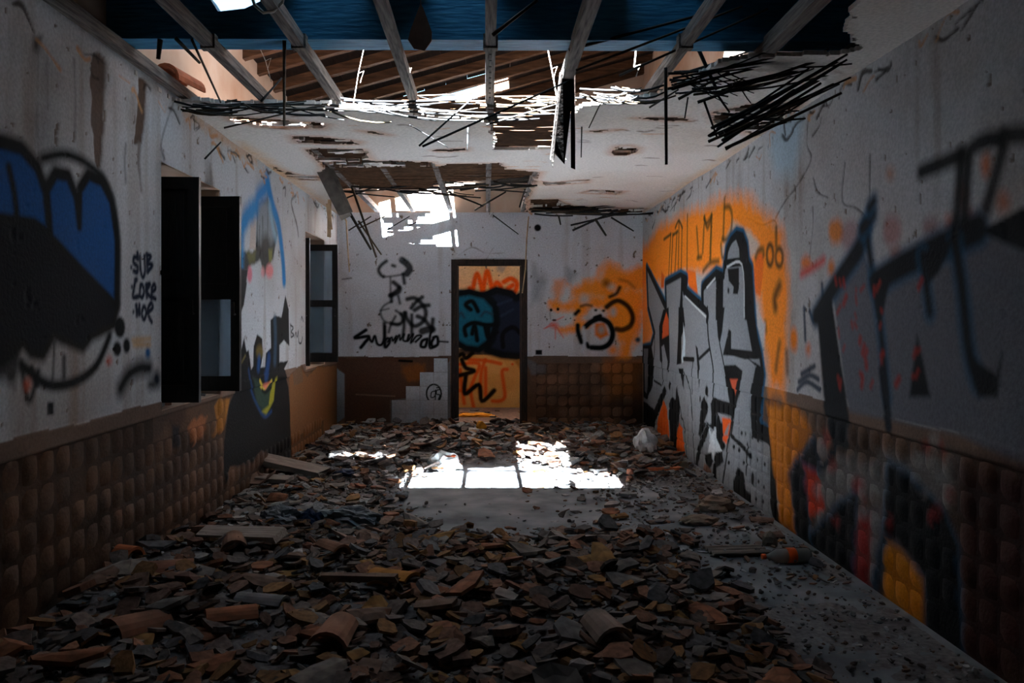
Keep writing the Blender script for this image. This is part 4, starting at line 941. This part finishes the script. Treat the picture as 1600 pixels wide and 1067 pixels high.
# unseen attic boards on ties, added to shade the back hole in the ceiling
sb_ = tag(empty('attic_boarding', (0, 9.5, 3.0)), 'dark loose boards on ties in the attic above the back hole', 'boards')
for k in range(4): MB().box(-1.35, .7, -.52 + k * .15, -.38 + k * .15, 0, .025).build('board', M['darkwood'], sb_)  # added unseen boards shading the back hole
for k in range(4): MB().box(-.42, .7, .08 + k * .15, .22 + k * .15, 0, .025).build('board', M['darkwood'], sb_)  # added unseen boards shading the back hole
q_ = random.Random(8)
for k in range(11):
    xa = -1.35 + q_.uniform(0, .35); MB().box(xa, xa + q_.uniform(.2, .6), .1 + k * .034, .1 + k * .034 + q_.uniform(.015, .03), -.02, .0).build('slat', M['darkwood'], sb_)
for x in (-1.2, .5): MB().box(x, x + .06, -.55, .735, -.06, 0).build('tie', M['darkwood'], sb_)
# ---------------------------------------------------------------- things that hang from the timber
M['plate'] = plain('rusty_brown_plate', (124, 92, 78), .7)
p = at(657, 5, 3.75)
d_ = [(0, 0), (-.045, -.12), (-.056, -.165), (-.03, -.205), (.018, -.215), (.05, -.17), (.052, -.13), (.012, -.02)]
V_ = [(x, 0, z) for x, z in d_] + [(x, .006, z) for x, z in d_]; n_ = len(d_)
h_ = empty('hanging_plate', p); tag(h_, 'dark brown diamond-shaped plate hanging in front of the blue beam', 'plate')
link('plate', pymesh(V_, [tuple(range(n_)), tuple(range(2 * n_ - 1, n_ - 1, -1))] + [(i, i + n_, (i + 1) % n_ + n_, (i + 1) % n_) for i in range(n_)]), M['plate'], h_)
MB().tube([(0, .003, -.02), (.002, .01, .1), (.0, .05, .16)], .002, 5).build('string', M['plate'], h_)
M['cable'] = plain('white_cable', (206, 206, 200), .5)
tag(MB().tube([at(388, -20, 3.5), at(398, 8, 3.5), at(412, 20, 3.5), at(427, 18, 3.5), at(441, 4, 3.5), at(446, -20, 3.5)], .007, 8).build('cable', M['cable'], smooth=True), 'white cable looping down at the top of the picture', 'cable')
M['wire'] = plain('pale_wire', (190, 176, 160), .5)
for q, r, lab in (([at(572, 60, 4.6), at(560, 115, 4.6), at(552, 165, 4.6)], .0025, 'thin pale wire hanging left of the fourth joist'), ([at(622, 62, 4.5), at(634, 110, 4.5), at(643, 150, 4.5)], .0025, 'thin pale wire hanging beside the fourth joist'),
               ([at(853, 62, 4.6), at(862, 108, 4.6), at(870, 152, 4.6)], .003, 'thin pale wire hanging left of the splintered joist'), ([at(995, 65, 4.4), at(991, 105, 4.4)], .004, 'short pale wire hanging above the right-hand reeds'),
               ([at(400, 62, 4.6), at(415, 95, 4.6), at(424, 128, 4.6)], .002, 'thin pale wire hanging over the left attic wall')):
    w = tag(MB().tube(q, r, 5).build('wire', M['wire']), lab, 'wire', 'hanging wires')
    m = q[len(q) // 2]; MB().tube([m, m + Vector((.03, 0, .015)), m + Vector((.01, 0, -.05))], r * .8, 4).build('twist', M['wire'], w)
M['cord'] = plain('tan_cord', (178, 150, 118), .7)
tag(MB().tube([at(826, 338, 10.0), at(823, 372, 10.05), at(821, 420, 10.02), at(816, 458, 9.98)], .008, 6).build('cord', M['cord']), 'tan cord hanging beside the top of the doorway', 'cord')
tag(MB().tube([at(528, 318, 9.6), at(541, 345, 9.65), at(543, 380, 9.7), at(546, 425, 9.7)], .009, 6).build('cord', M['cord']), 'tan cord hanging in the left back corner', 'cord')
M['board'] = plain('grey_board', (120, 112, 104), .85, .15)
hb = empty('hanging_board', at(500, 262, 7.2)); tag(hb, 'broken grey board hanging from the ceiling near the left wall', 'board')
o_ = at(500, 262, 7.2)
MB().beam(at(503, 264, 7.2) - o_, at(540, 338, 7.25) - o_, .10, .018, .03, 5, (0, 1, 0)).build('plank', M['board'], hb)
MB().beam(at(515, 262, 7.24) - o_, at(545, 330, 7.3) - o_, .06, .018, .03, 6, (0, 1, 0)).build('plank', M['board'], hb)
for q, lab in ((((515, 310, 8.9), (514, 372, 8.9)), 'tan strip of torn reed hanging above the far window'), (((512, 318, 8.8), (517, 360, 8.8)), 'thin torn strip hanging above the far window')):
    tag(MB().beam(at(*q[0]), at(*q[1]), .04, .008, .03, 8, (0, 1, 0)).build('torn_strip', M['cord']), lab, 'strip')
# roof tile caught on the wall top
def barrel(name, mat, r, Ln, th=.014, half=1.35, n=9, parent=None, taper=.85):
    vs_ = []; fs_ = []
    for e, rr_ in ((0, r), (1, r * taper)):
        for k in range(n):
            t = -half + 2 * half * k / (n - 1)
            vs_.append((rr_ * math.sin(t), e * Ln, rr_ * math.cos(t) - r * math.cos(half)))
        for k in range(n):
            t = -half + 2 * half * k / (n - 1)
            vs_.append(((rr_ - th) * math.sin(t), e * Ln, (rr_ - th) * math.cos(t) - r * math.cos(half)))
    m = 2 * n
    for k in range(n - 1):
        fs_ += [(k, k + 1, m + k + 1, m + k), (n + k, m + n + k, m + n + k + 1, n + k + 1), (k, n + k, n + k + 1, k + 1), (m + k, m + k + 1, m + n + k + 1, m + n + k)]
    fs_ += [(0, m, m + n, n), (n - 1, 2 * n - 1, m + 2 * n - 1, m + n - 1)]
    return link(name, pymesh(vs_, fs_, smooth=False), mat, parent)
M['redtile'] = plain('orange_red_tile', (196, 110, 76), .85, .15)
o = barrel('roof_tile', M['redtile'], .085, .34); o.location = (-1.78, 4.62, 2.70); o.rotation_euler = (.05, .35, -.12)
tag(o, 'orange curved roof tile lying on top of the left wall', 'roof tile')

# ================================================================ DEBRIS ON THE FLOOR
def sstep(a, b, x):
    t = np.clip((x - a) / (b - a), 0, 1); return t * t * (3 - 2 * t)
def clear(x, y):
    """1 where the concrete is bare"""
    x = np.asarray(x, float); y = np.asarray(y, float)
    c1 = 1 - sstep(.7, 1.1, np.sqrt(((x - .15) / .95) ** 2 + ((y - 6.45) / 1.5) ** 2))
    c2 = (1 - sstep(.6, 1.1, np.sqrt(((x - 1.35) / .55) ** 2 + ((y - 5.3) / 1.6) ** 2))) * .6
    c3 = (1 - sstep(.6, 1.1, np.sqrt(((x - 1.45) / .5) ** 2 + ((y - 3.7) / .9) ** 2))) * .2
    return np.maximum(np.maximum(c1, c2), c3)
def heap(x, y):
    x = np.asarray(x, float); y = np.asarray(y, float)
    k = 1 - clear(x, y)
    h = .015 + .07 * (1 - sstep(4.2, 5.3, y)) * (1 - sstep(.5, 1.4, x)) + .05 * (1 - sstep(-1.5, -.7, x)) * (1 - sstep(7.5, 8.5, y)) + .045 * sstep(7.2, 8.4, y)
    n = fbm(x * 2.2 + 30, y * 2.2, 4)
    return k * h * (.35 + 1.3 * n)
# the bed of dust and grit
us = np.arange(XL + .03, XR - .03, .03); vs3 = np.arange(2.6, YB - .05, .03)
U, V = np.meshgrid(us, vs3); u = U.ravel(); v = V.ravel()
hz_ = heap(u, v) + (fbm(u * 25, v * 25, 3) - .5) * .02 * (1 - clear(u, v)) - .012
k = fbm(u * 3, v * 3, 4)[:, None]; k2 = fbm(u * 20, v * 20, 3)[:, None]
cc = (lin((92, 82, 78)) * (1 - k) + lin((126, 120, 120)) * k) * (.6 + .8 * k2)
kc = np.clip(clear(u, v) * 1.5, 0, 1)[:, None]; cc = cc * (1 - kc) + lin((110, 113, 117)) * kc
idx = np.arange(u.size).reshape(U.shape); Q = np.stack([idx[:-1, :-1], idx[:-1, 1:], idx[1:, 1:], idx[1:, :-1]], -1).reshape(-1, 4)
Q = Q[hz_[Q].max(1) > -.004]; un, inv = np.unique(Q, return_inverse=True)
tag(link('grit_bed', npmesh(np.stack([u, v, hz_], -1)[un], inv.reshape(-1, 4), cc[un]), M['chips']), 'grey brown dust and grit under the broken tiles', 'grit', kind='stuff')

# shapes of broken pieces
def shard(rg, L_, W_, bend, th, n=7, rough=.25):
    an = sorted(rg.uniform(0, 2 * math.pi) for _ in range(0)) or [2 * math.pi * (k + rg.uniform(-.28, .28)) / n for k in range(n)]
    out = []
    for t in an:
        c, s = math.cos(t), math.sin(t); q = 1 / max(abs(c), abs(s)) * rg.uniform(1 - rough, 1.0)
        out.append((c * q * W_ / 2, s * q * L_ / 2))
    zf = lambda x: -bend * (x / (W_ / 2)) ** 2
    vs_ = []; fs_ = []
    for s, dz in ((1, th / 2), (-1, -th / 2)):
        vs_.append((0, 0, zf(0) + dz))
        for f in (.55, 1):
            for (x, y) in out: vs_.append((x * f, y * f, zf(x * f) + dz))
    m = 1 + 2 * n
    for k in range(n):
        j = (k + 1) % n
        fs_ += [(0, 1 + k, 1 + j), (1 + k, 1 + n + k, 1 + n + j, 1 + j), (m, m + 1 + j, m + 1 + k), (m + 1 + k, m + 1 + j, m + 1 + n + j, m + 1 + n + k), (1 + n + k, m + 1 + n + k, m + 1 + n + j, 1 + n + j)]
    return np.array(vs_), fs_
def chunk(rg, sx, sy, sz, rough=.25):
    bm_ = bmesh.new(); bmesh.ops.create_icosphere(bm_, subdivisions=1, radius=.5)
    vs_ = [];
    for v_ in bm_.verts:
        c = v_.co.normalized(); q = 1 / max(abs(c.x), abs(c.y), abs(c.z)); q = .5 * (q * .6 + .4) * rg.uniform(1 - rough, 1)
        vs_.append((c.x * q * sx, c.y * q * sy, c.z * q * sz))
    bm_.faces.ensure_lookup_table(); fs_ = [tuple(x.index for x in f.verts) for f in bm_.faces]; bm_.free()
    return np.array(vs_), fs_
rg = random.Random(99)
POOL = {'tile': [], 'flat': [], 'chunk': []}
for i in range(16): POOL['tile'].append(shard(rg, rg.uniform(.12, .24), rg.uniform(.10, .17), rg.choice((1, 1, -1)) * rg.uniform(.012, .04), .014))
for i in range(12): POOL['flat'].append(shard(rg, rg.uniform(.08, .18), rg.uniform(.07, .14), rg.uniform(0, .006), rg.uniform(.012, .024)))
for i in range(12): POOL['chunk'].append(chunk(rg, rg.uniform(.07, .14), rg.uniform(.06, .11), rg.uniform(.04, .08)))
MESH = {k: [pymesh(v_, f_, k) for v_, f_ in p] for k, p in POOL.items()}
ME2 = {}
def pooled(kind, i, mat):
    key = (kind, i, mat)
    if key not in ME2:
        me = MESH[kind][i].copy(); me.materials.append(M[mat]); ME2[key] = me
    return ME2[key]
def rest_z(V, rot, sc, x, y):
    R = np.array(Euler(rot).to_matrix()); P = (V * sc) @ R.T
    return float(heap(x, y)) - P[:, 2].min() - .012, P
placed = []
def put(name, kind, i, mat, x, y, rot, sc, label, cat, group, lift=0):
    V = POOL[kind][i][0]; z, P = rest_z(V, rot, sc, x, y)
    lo, hi = P[:, 0].min(), P[:, 0].max()
    x = min(max(x, XL + .04 - lo), XR - .04 - hi); y = min(y, YB - .05 - P[:, 1].max())
    o = bpy.data.objects.new(name, pooled(kind, i, mat)); COL.objects.link(o)
    o.location = (x, y, z + lift); o.rotation_euler = rot; o.scale = (sc, sc, sc)
    return tag(o, label, cat, group)
def zone(x, y):
    s = 'left' if x < -.75 else ('centre' if x < .2 else 'right')
    if y < 3.4: return 'at the picture bottom edge', s
    if y < 4.1: return 'low in the front heap', s
    if y < 4.9: return 'high in the front heap' if x < .9 else 'on dusty floor near the bottle', s
    if y > 9.0: return 'touching the back wall', s
    if y > 7.9: return 'before the back wall', s
    if x < -.5: return ('beside the grey sheeting' if y < 5.9 else 'beyond the grey sheeting'), ('near' if y < 5.4 or 5.9 < y < 6.8 else 'far')
    return ('around the sunlit strip' if x < .95 else 'along the silver lettering'), ('near' if y < 6.2 else 'far')
TONES = ('grey', 'brown', 'brown', 'rust', 'dusty', 'dusty', 'ochre')
def scatter(n, name, kinds, mat, xr, yr, sc, noun, cat, seed, dens=lambda x, y: 1 - float(clear(x, y)), tilt=.24, mind=.045, lift=(0, .03)):
    q = random.Random(seed); c = 0; tries = 0
    while c < n and tries < n * 60:
        tries += 1
        x = q.uniform(*xr); y = q.uniform(*yr)
        px = CX + F * x / y; py = CY + F * (H - .05) / y
        if px < 15 or px > 1420 or py > 1130: continue
        if q.random() > dens(x, y): continue
        if any((x - a) ** 2 + (y - b) ** 2 < mind ** 2 for a, b in placed): continue
        kind = q.choice(kinds); i = q.randrange(len(POOL[kind])); s_ = q.uniform(*sc)
        tone = q.choice(TONES) if mat == 'terracotta' else ''
        m_ = 'tile_' + tone if tone else mat
        t1, t2 = (sc[1] - sc[0]) / 3 + sc[0], (sc[1] - sc[0]) * 2 / 3 + sc[0]
        look = ('small' if s_ < t1 else 'medium' if s_ < t2 else 'large') + ' ' + ((tone + ' ') if tone else '') + {'tile': 'curved', 'flat': 'flat', 'chunk': 'lumpy'}[kind]
        zn, sd = zone(x, y)
        put(name, kind, i, m_, x, y, (q.gauss(0, tilt * .5), q.gauss(0, tilt * .5), q.uniform(0, 6.28)), s_, look + ' ' + noun + ' ' + zn + ', ' + sd, cat, noun + 's ' + zn, q.uniform(*lift))
        placed.append((x, y)); c += 1
scatter(165, 'roof_tile_shard', ('tile', 'tile', 'flat'), 'terracotta', (-1.78, 1.15), (2.8, 4.9), (.55, 1.2), 'roof tile shard', 'tile shard', 1, mind=.10)
scatter(52, 'roof_tile_shard', ('tile', 'flat'), 'terracotta', (-1.75, -.45), (4.9, 7.9), (.7, 1.1), 'roof tile shard', 'tile shard', 2, mind=.08)
scatter(58, 'roof_tile_shard', ('tile', 'flat'), 'terracotta', (-1.75, 1.85), (7.6, 10.15), (.8, 1.25), 'roof tile shard', 'tile shard', 3, mind=.08)
scatter(25, 'roof_tile_shard', ('tile', 'flat'), 'terracotta', (.4, 1.85), (4.4, 7.6), (.7, 1.15), 'roof tile shard', 'tile shard', 4, dens=lambda x, y: .25 + .75 * (1 - float(clear(x, y))), tilt=.12, lift=(0, .004))
scatter(60, 'plaster_chunk', ('flat', 'chunk'), 'rubblegrey', (-1.7, 1.2), (2.85, 5.2), (.5, .95), 'grey plaster piece', 'plaster', 5)
scatter(60, 'plaster_chunk', ('flat', 'flat', 'chunk'), 'rubblegrey', (-1.7, 1.6), (5.0, 10.0), (.6, 1.1), 'grey plaster piece', 'plaster', 6)
scatter(26, 'brick_chunk', ('chunk',), 'brick', (-1.6, 1.4), (3.1, 9.8), (.8, 1.35), 'broken brick', 'brick', 8, mind=.09)

# crumbs between them: too many to count
def stuff(name, n, xr, yr, size, cols, label, seed, kinds=('tile', 'flat', 'chunk'), dens=None, lift=(0, .01)):
    q = np.random.RandomState(seed); Vs = []; Ts = []; Cs = []; off = 0
    m = 0
    tri = {}
    for kk in kinds:
        tri[kk] = []
        for V, f in POOL[kk]:
            if kk != 'chunk':      # coarse version: outline ring only
                k7 = 7; ring = list(range(8, 15)); ring2 = list(range(23, 30)); vv = V[[0] + ring + ring2]; vv = vv / np.abs(vv[:, :2]).max() * .5
                ff = [(0, 1 + a, 1 + (a + 1) % 7) for a in range(7)] + [(1 + a, 8 + a, 1 + (a + 1) % 7) for a in range(7)] + [(8 + a, 8 + (a + 1) % 7, 1 + (a + 1) % 7) for a in range(7)]
                tri[kk].append((vv, np.array(ff)))
            else: tri[kk].append((V / np.abs(V).max() * .5, np.array(f)))
    while m < n:
        x = q.uniform(*xr); y = q.uniform(*yr)
        p_ = (1 - float(clear(x, y))) if dens is None else dens(x, y)
        if q.rand() > p_: continue
        kk = kinds[q.randint(len(kinds))]; vv, ff = tri[kk][q.randint(len(tri[kk]))]
        s = size[0] + (size[1] - size[0]) * q.rand() ** 2
        R = np.array(Euler((q.normal(0, .25), q.normal(0, .25), q.uniform(0, 6.28))).to_matrix()); P = (vv * s) @ R.T
        x = min(max(x, XL + .03 + s * .6), XR - .03 - s * .6); y = min(y, YB - .04 - s * .6)
        P = P + np.array([x, y, float(heap(x, y)) - P[:, 2].min() - .008 + q.uniform(*lift)])
        c = lin(cols[q.randint(len(cols))]) * q.uniform(.7, 1.2)
        Vs.append(P); Ts.append(ff + off); Cs.append(np.tile(c, (len(P), 1))); off += len(P); m += 1
    tag(link(name, npmesh(np.vstack(Vs), np.vstack(Ts), np.vstack(Cs), smooth=False), M['chips']), label, 'rubble', kind='stuff')
TC = [(98, 84, 78), (112, 86, 74), (126, 88, 70), (92, 88, 88), (130, 94, 62), (106, 94, 88)]
GC = [(110, 108, 108), (146, 142, 140), (96, 88, 84), (170, 168, 166), (120, 96, 82)]
stuff('tile_crumbs', 2600, (-1.78, 1.25), (2.6, 5.2), (.03, .12), TC, 'crumbled terracotta pieces filling the dark front heap', 21, ('tile', 'flat', 'flat'), lift=(0, .035))
stuff('tile_crumbs_back', 1300, (-1.76, 1.86), (6.9, 10.15), (.04, .16), TC + GC[:2], 'crumbled terracotta pieces covering the floor before the back wall', 22, ('tile', 'flat', 'flat'), lift=(0, .03))
stuff('tile_crumbs_left', 800, (-1.76, -.3), (4.8, 7.6), (.03, .11), TC + GC + GC, 'crumbled tile and plaster along the left wall', 23, ('tile', 'flat', 'flat'), lift=(0, .02))
dl = lambda x, y: (.06 if x < .8 else .4) + .6 * (1 - float(clear(x, y)))
stuff('gravel', 9000, (-1.78, 1.88), (2.7, 10.1), (.009, .034), GC, 'fine grey grit and chips all over the floor', 24, ('chunk',), dl)
stuff('floor_chips', 380, (.3, 1.85), (4.2, 7.6), (.03, .09), TC + GC, 'small chips strewn over the right side of the floor', 25, ('tile', 'flat'), lambda x, y: .3 + .7 * (1 - float(clear(x, y))), lift=(0, .004))

# ---------------------------------------------------------------- single things that stand out
def lump(name, size, seed, mat, rough=.3, sub=3, flat=.35, freq=3.0, fold=.5):
    bm_ = bmesh.new(); bmesh.ops.create_icosphere(bm_, subdivisions=sub, radius=1)
    for v_ in bm_.verts:
        c = v_.co; n = float(fbm(np.array([c.x * freq + seed * 3.1 + c.z]), np.array([c.y * freq + c.z * 1.7 + seed]), 3)[0]); n2 = abs(float(vn(np.array([c.x * freq * 2 + seed]), np.array([c.y * freq * 2 + c.z * 5]))[0]) - .5) * 2
        k = 1 + rough * (n - .5) * 2 - fold * rough * n2
        v_.co = Vector((c.x * k * size[0] / 2, c.y * k * size[1] / 2, max(c.z, -flat) * k * size[2] / (1 + flat)))
    mz = min(v_.co.z for v_ in bm_.verts)
    for v_ in bm_.verts: v_.co.z -= mz
    me = bpy.data.meshes.new(name); bm_.to_mesh(me); bm_.free()
    return link(name, me, mat)
def floor_at(px, py): x, y = on_floor((px, py)); return x, y
def setdown(o, px, py, rz=0, dz=0):
    x, y = floor_at(px, py); o.location = (x, y, max(0.0, float(heap(x, y)) - .012) + dz); o.rotation_euler = (0, 0, rz); return o
M['bag'] = plain('white_plastic', (226, 226, 224), .4, .4); M['bag2'] = plain('dirty_white_plastic', (190, 188, 188), .5)
o = setdown(lump('plastic_bag', (.30, .22, .16), 2, M['bag'], .4), 695, 734); tag(o, 'crumpled white plastic bag at the edge of the sunlight', 'bag')
M['redpaint'] = plain('red_print', (200, 90, 50), .5)
t_ = lump('print', (.12, .08, .02), 4, M['redpaint'], .3, 2); t_.parent = o; t_.location = (.05, -.02, .12)
o = setdown(lump('plastic_bag', (.24, .18, .20), 5, M['bag2'], .45), 1008, 718, 0, .03); tag(o, 'dirty white crumpled bag near the right wall', 'bag')
M['foam'] = plain('yellow_foam', (214, 150, 50), .9, .1)
o = setdown(lump('foam_lump', (.12, .09, .09), 7, M['foam'], .3, 2), 752, 684, 0, .06); tag(o, 'small yellow lump of foam in front of the doorway', 'foam')
o = lump('foam_strip', (.62, .14, .06), 8, M['foam'], .4, 3); o.location = (.0 - .12, YB + 1.1, 0); tag(o, 'yellow scrap lying beyond the doorway', 'foam')
M['sack'] = plain('beige_sack', (138, 122, 108), .95, .1)
o = setdown(lump('cement_sack', (.27, .22, .10), 11, M['sack'], .3), 1117, 797); tag(o, 'beige lumpy sack against the right wall', 'sack')
o = setdown(lump('cement_sack', (.27, .16, .06), 12, M['sack'], .2), 1092, 818, .2); tag(o, 'flat beige sack on the floor in front of the lumpy one', 'sack')
o = setdown(lump('stone', (.10, .09, .09), 13, M['sack'], .2, 2), 1203, 852); tag(o, 'round tan stone at the foot of the right wall', 'stone')
o = setdown(lump('stone', (.10, .09, .08), 14, M['sack'], .2, 2), 1068, 735); tag(o, 'round tan stone below the silver lettering', 'stone')
M['navy'] = plain('dark_blue_cloth', (24, 40, 70), .8); M['black'] = plain('black_plastic', (20, 24, 32), .5); M['tarp'] = plain('grey_sheeting', (120, 124, 128), .7); M['blueplastic'] = plain('blue_plastic', (30, 84, 120), .5); M['orangeplastic'] = plain('orange_plastic', (214, 84, 24), .45)
o = setdown(lump('cloth', (.19, .14, .06), 15, M['navy'], .5), 538, 752, 0, .02); tag(o, 'dark blue crumpled cloth among the litter on the left', 'cloth')
o = setdown(lump('rag', (.11, .1, .07), 16, M['black'], .5), 906, 722); tag(o, 'small black crumpled rag in the sunlit debris', 'rag')
o = setdown(lump('sheeting', (.26, .2, .1), 17, M['tarp'], .5, 4), 435, 832, .3, .02); tag(o, 'grey crumpled sheeting nearer the left wall', 'sheeting')
o = setdown(lump('sheeting', (.42, .16, .10), 18, M['tarp'], .5, 4), 545, 826, -.1, .02); tag(o, 'long grey crumpled sheeting left of the bare floor', 'sheeting')
o = setdown(lump('cloth', (.15, .13, .09), 19, M['navy'], .5), 484, 832, 0, .02); tag(o, 'dark blue cloth between two grey sheets', 'cloth')
o = setdown(lump('plastic_scrap', (.10, .07, .06), 20, M['blueplastic'], .4, 2), 872, 862); tag(o, 'bright blue plastic scrap right of the bare floor', 'plastic')
o = setdown(lump('plastic_scrap', (.08, .05, .04), 21, M['orangeplastic'], .4, 2), 888, 868); tag(o, 'orange plastic scrap beside the blue one', 'plastic')
o = setdown(lump('plastic_scrap', (.18, .1, .04), 22, M['blueplastic'], .4, 2), 718, 920); tag(o, 'blue plastic scrap in the middle of the front heap', 'plastic')
for i in range(8):
    q_ = random.Random(300 + i); k_ = q_.randrange(12); o = bpy.data.objects.new('roof_tile_shard', pooled('flat', k_, 'tile_' + TONES[i % 7])); COL.objects.link(o)
    o.location = (q_.uniform(-.6, .6), YB + .45 + q_.uniform(0, 1.4), .022); o.rotation_euler = (0, 0, q_.uniform(0, 6)); tag(o, 'flat shard on the floor beyond the door', 'tile shard', 'shards beyond the doorway')
# planks and slabs
M['plankgrey'] = mat_noise('dusty_plank', [(.3, (104, 92, 84)), (.6, (142, 128, 118)), (.8, (160, 146, 136))], 9, .9, .4, stretch=(1, 8, 8))
def slab(name, L_, W_, T_, px, py, rot, mat, label, cat, dz=0, seed=0):
    o = MB().beam((-L_ / 2, 0, T_ / 2), (L_ / 2, 0, T_ / 2), W_, T_, .02, seed).build(name, mat)
    x, y = floor_at(px, py); o.location = (x, y, float(heap(x, y)) + dz); o.rotation_euler = rot; return tag(o, label, cat)
slab('board', .60, .17, .05, 455, 752, (.15, .16, -.25), M['plankgrey'], 'thick grey board leaning against the left wall litter', 'board', .06, 1)
slab('board', .44, .16, .035, 376, 886, (.1, .02, -.05), M['plankgrey'], 'flat grey board on the heap under the near window', 'board', .03, 2)
slab('board', .30, .12, .03, 425, 772, (.1, .0, -.3), M['plankgrey'], 'short grey board in front of the leaning board', 'board', .03, 3)
slab('board', .34, .05, .03, 560, 958, (.0, .05, .1), M['tile_brown'], 'brown strip of wood on the front heap', 'board', .06, 4)
slab('board', .3, .04, .025, 1035, 738, (.0, .0, .15), M['redtile'], 'long reddish strip of tile left of the silver lettering', 'tile', .0, 5)
# corrugated sheet
vs_ = []; fs_ = []; nx = 25
for j, y in enumerate((-.09, .09)):
    for t in (0, .006):
        for k_ in range(nx): vs_.append((y * 1.9, (k_ / (nx - 1) - .5) * .19, .012 + .010 * math.cos(k_ / (nx - 1) * 2 * math.pi * 3.5) + t))
for k_ in range(nx - 1):
    a0, b0, a1, b1 = k_, nx + k_, 2 * nx + k_, 3 * nx + k_
    fs_ += [(a0, a0 + 1, a1 + 1, a1), (b0, b1, b1 + 1, b0 + 1), (a0, b0, b0 + 1, a0 + 1), (a1, a1 + 1, b1 + 1, b1)]
fs_ += [(0, 2 * nx, 3 * nx, nx), (nx - 1, 2 * nx - 1, 4 * nx - 1, 3 * nx - 1)]
o = setdown(link('corrugated_sheet', pymesh(vs_, fs_), M['plankgrey']), 1152, 864, .1); tag(o, 'small grey corrugated sheet on the floor by the right wall', 'sheet')
# bottle lying down
bt = empty('plastic_bottle'); setdown(bt, 1228, 880, .12); bt.location.z += .042; tag(bt, 'clear plastic bottle with an orange cap lying by the right wall', 'bottle')
def lathe(prof, name, mat, n=14):
    vs_ = []; fs_ = []
    for (x, r) in prof:
        for k_ in range(n): t = 2 * math.pi * k_ / n; vs_.append((x, r * math.cos(t), r * math.sin(t)))
    for i in range(len(prof) - 1):
        for k_ in range(n): fs_.append((i * n + k_, i * n + (k_ + 1) % n, (i + 1) * n + (k_ + 1) % n, (i + 1) * n + k_))
    fs_ += [tuple(range(n))[::-1], tuple((len(prof) - 1) * n + k_ for k_ in range(n))]
    return link(name, pymesh(vs_, fs_, smooth=True), mat, bt)
M['pet'], nt_, b_ = mat_new('clear_plastic'); b_.inputs['Base Color'].default_value = (*lin((190, 190, 186)), 1); b_.inputs['Roughness'].default_value = .2; b_.inputs['Transmission Weight'].default_value = .6; b_.inputs['IOR'].default_value = 1.2
lathe([(-.12, .012), (-.105, .013), (-.06, .038), (-.03, .041), (.12, .041), (.135, .036), (.14, .02)], 'body', M['pet'])
lathe([(-.14, .013), (-.139, .0155), (-.118, .0155), (-.117, .013)], 'cap', M['orangeplastic'])['label'] = 'orange cap'
lathe([(.0, .0415), (.001, .0425), (.05, .0425), (.051, .0415)], 'label_band', M['orangeplastic'])['label'] = 'orange label band'

# large curved tiles that read singly
def big(px, py, r, Ln, rot, rgb, label, dz=0.0, half=1.2):
    m = 'tile%d' % (px * 2000 + py); M[m] = plain('terracotta_%d' % px, rgb, .9, .1)
    o = barrel('roof_tile', M[m], r, Ln, half=half); x, y = floor_at(px, py)
    o.location = (x, y, float(heap(x, y)) + dz + .025); o.rotation_euler = rot; tag(o, label, 'roof tile'); return o
big(165, 926, .07, .20, (.3, .5, .4), (132, 118, 110), 'grey half-round roof tile propped up at the far left of the heap', .03)
big(212, 926, .07, .22, (.05, .1, 1.2), (168, 96, 62), 'orange curved roof tile beside the propped grey one', .03)
big(302, 948, .09, .2, (.1, -.2, 1.9), (138, 96, 76), 'wide brown curved tile under the left board', .02, 1.0)
big(170, 1045, .085, .26, (-.1, .1, -.5), (128, 90, 72), 'large half-round roof tile at the lower left', .02)
big(510, 1066, .085, .22, (.05, 0, -.1), (150, 106, 86), 'large half-round roof tile at the bottom edge of the picture', .03)
big(962, 1060, .085, .18, (.12, .0, .3), (142, 122, 112), 'large half-round roof tile right of centre at the front', .02)
big(645, 946, .10, .24, (.0, .0, 1.0), (168, 112, 52), 'long ochre curved tile in the middle of the heap', .02, .7)
big(590, 960, .09, .14, (.1, .1, .2), (160, 112, 70), 'ochre tile with a pale smear in the middle of the heap', .03, .6)
big(535, 905, .07, .16, (.1, .3, .9), (138, 98, 78), 'brown curved tile arched over the middle left heap', .03)
big(365, 905, .075, .18, (.1, -.2, .3), (134, 98, 80), 'brown half-round tile just below the left board', .02)
big(445, 985, .07, .22, (.05, .1, 1.35), (124, 116, 114), 'grey curved tile lying across the front heap', .03, 1.0)
big(400, 1010, .09, .2, (.1, 0, 2.0), (146, 92, 66), 'rust curved tile below the grey one in the front heap', .02, .9)
# scraps on the window sill
for i in range(7):
    q = random.Random(50 + i); kind = 'flat'; k_ = q.randrange(12)
    o = bpy.data.objects.new('roof_tile_shard', pooled(kind, k_, 'terracotta' if i % 2 else 'rubblegrey')); COL.objects.link(o)
    s = q.uniform(.6, .9); o.scale = (s, s, s); rt = (q.gauss(0, .1), q.gauss(0, .1), q.uniform(0, 6)); o.rotation_euler = rt
    P = (POOL[kind][k_][0] * s) @ np.array(Euler(rt).to_matrix()).T
    o.location = (XL - .11 + q.uniform(-.05, .05), W1[0] + .12 + i * .125, WZ[0] - P[:, 2].min())
    tag(o, 'flat shard lying on the near window sill', 'tile shard', 'shards on the near window sill')

# alike pieces in one spot are told apart by their order from the left of the picture
same = {}
for o in list(COL.objects):
    if o.parent is None and 'group' in o and 'label' in o: same.setdefault(o['label'], []).append(o)
ORD = ('leftmost such', 'second such from left', 'third such from left', 'fourth such from left', 'fifth such from left', 'sixth such from left', 'seventh such from left', 'eighth such from left')
for lab, os_ in same.items():
    if 1 < len(os_) <= 14 and len(lab.split()) <= 12:
        os_.sort(key=lambda o: o.location.x / max(o.location.y, .1))
        for k_, o in enumerate(os_): o['label'] = lab + ', ' + (ORD[k_] if k_ < len(ORD) else 'number %d from left' % (k_ + 1))
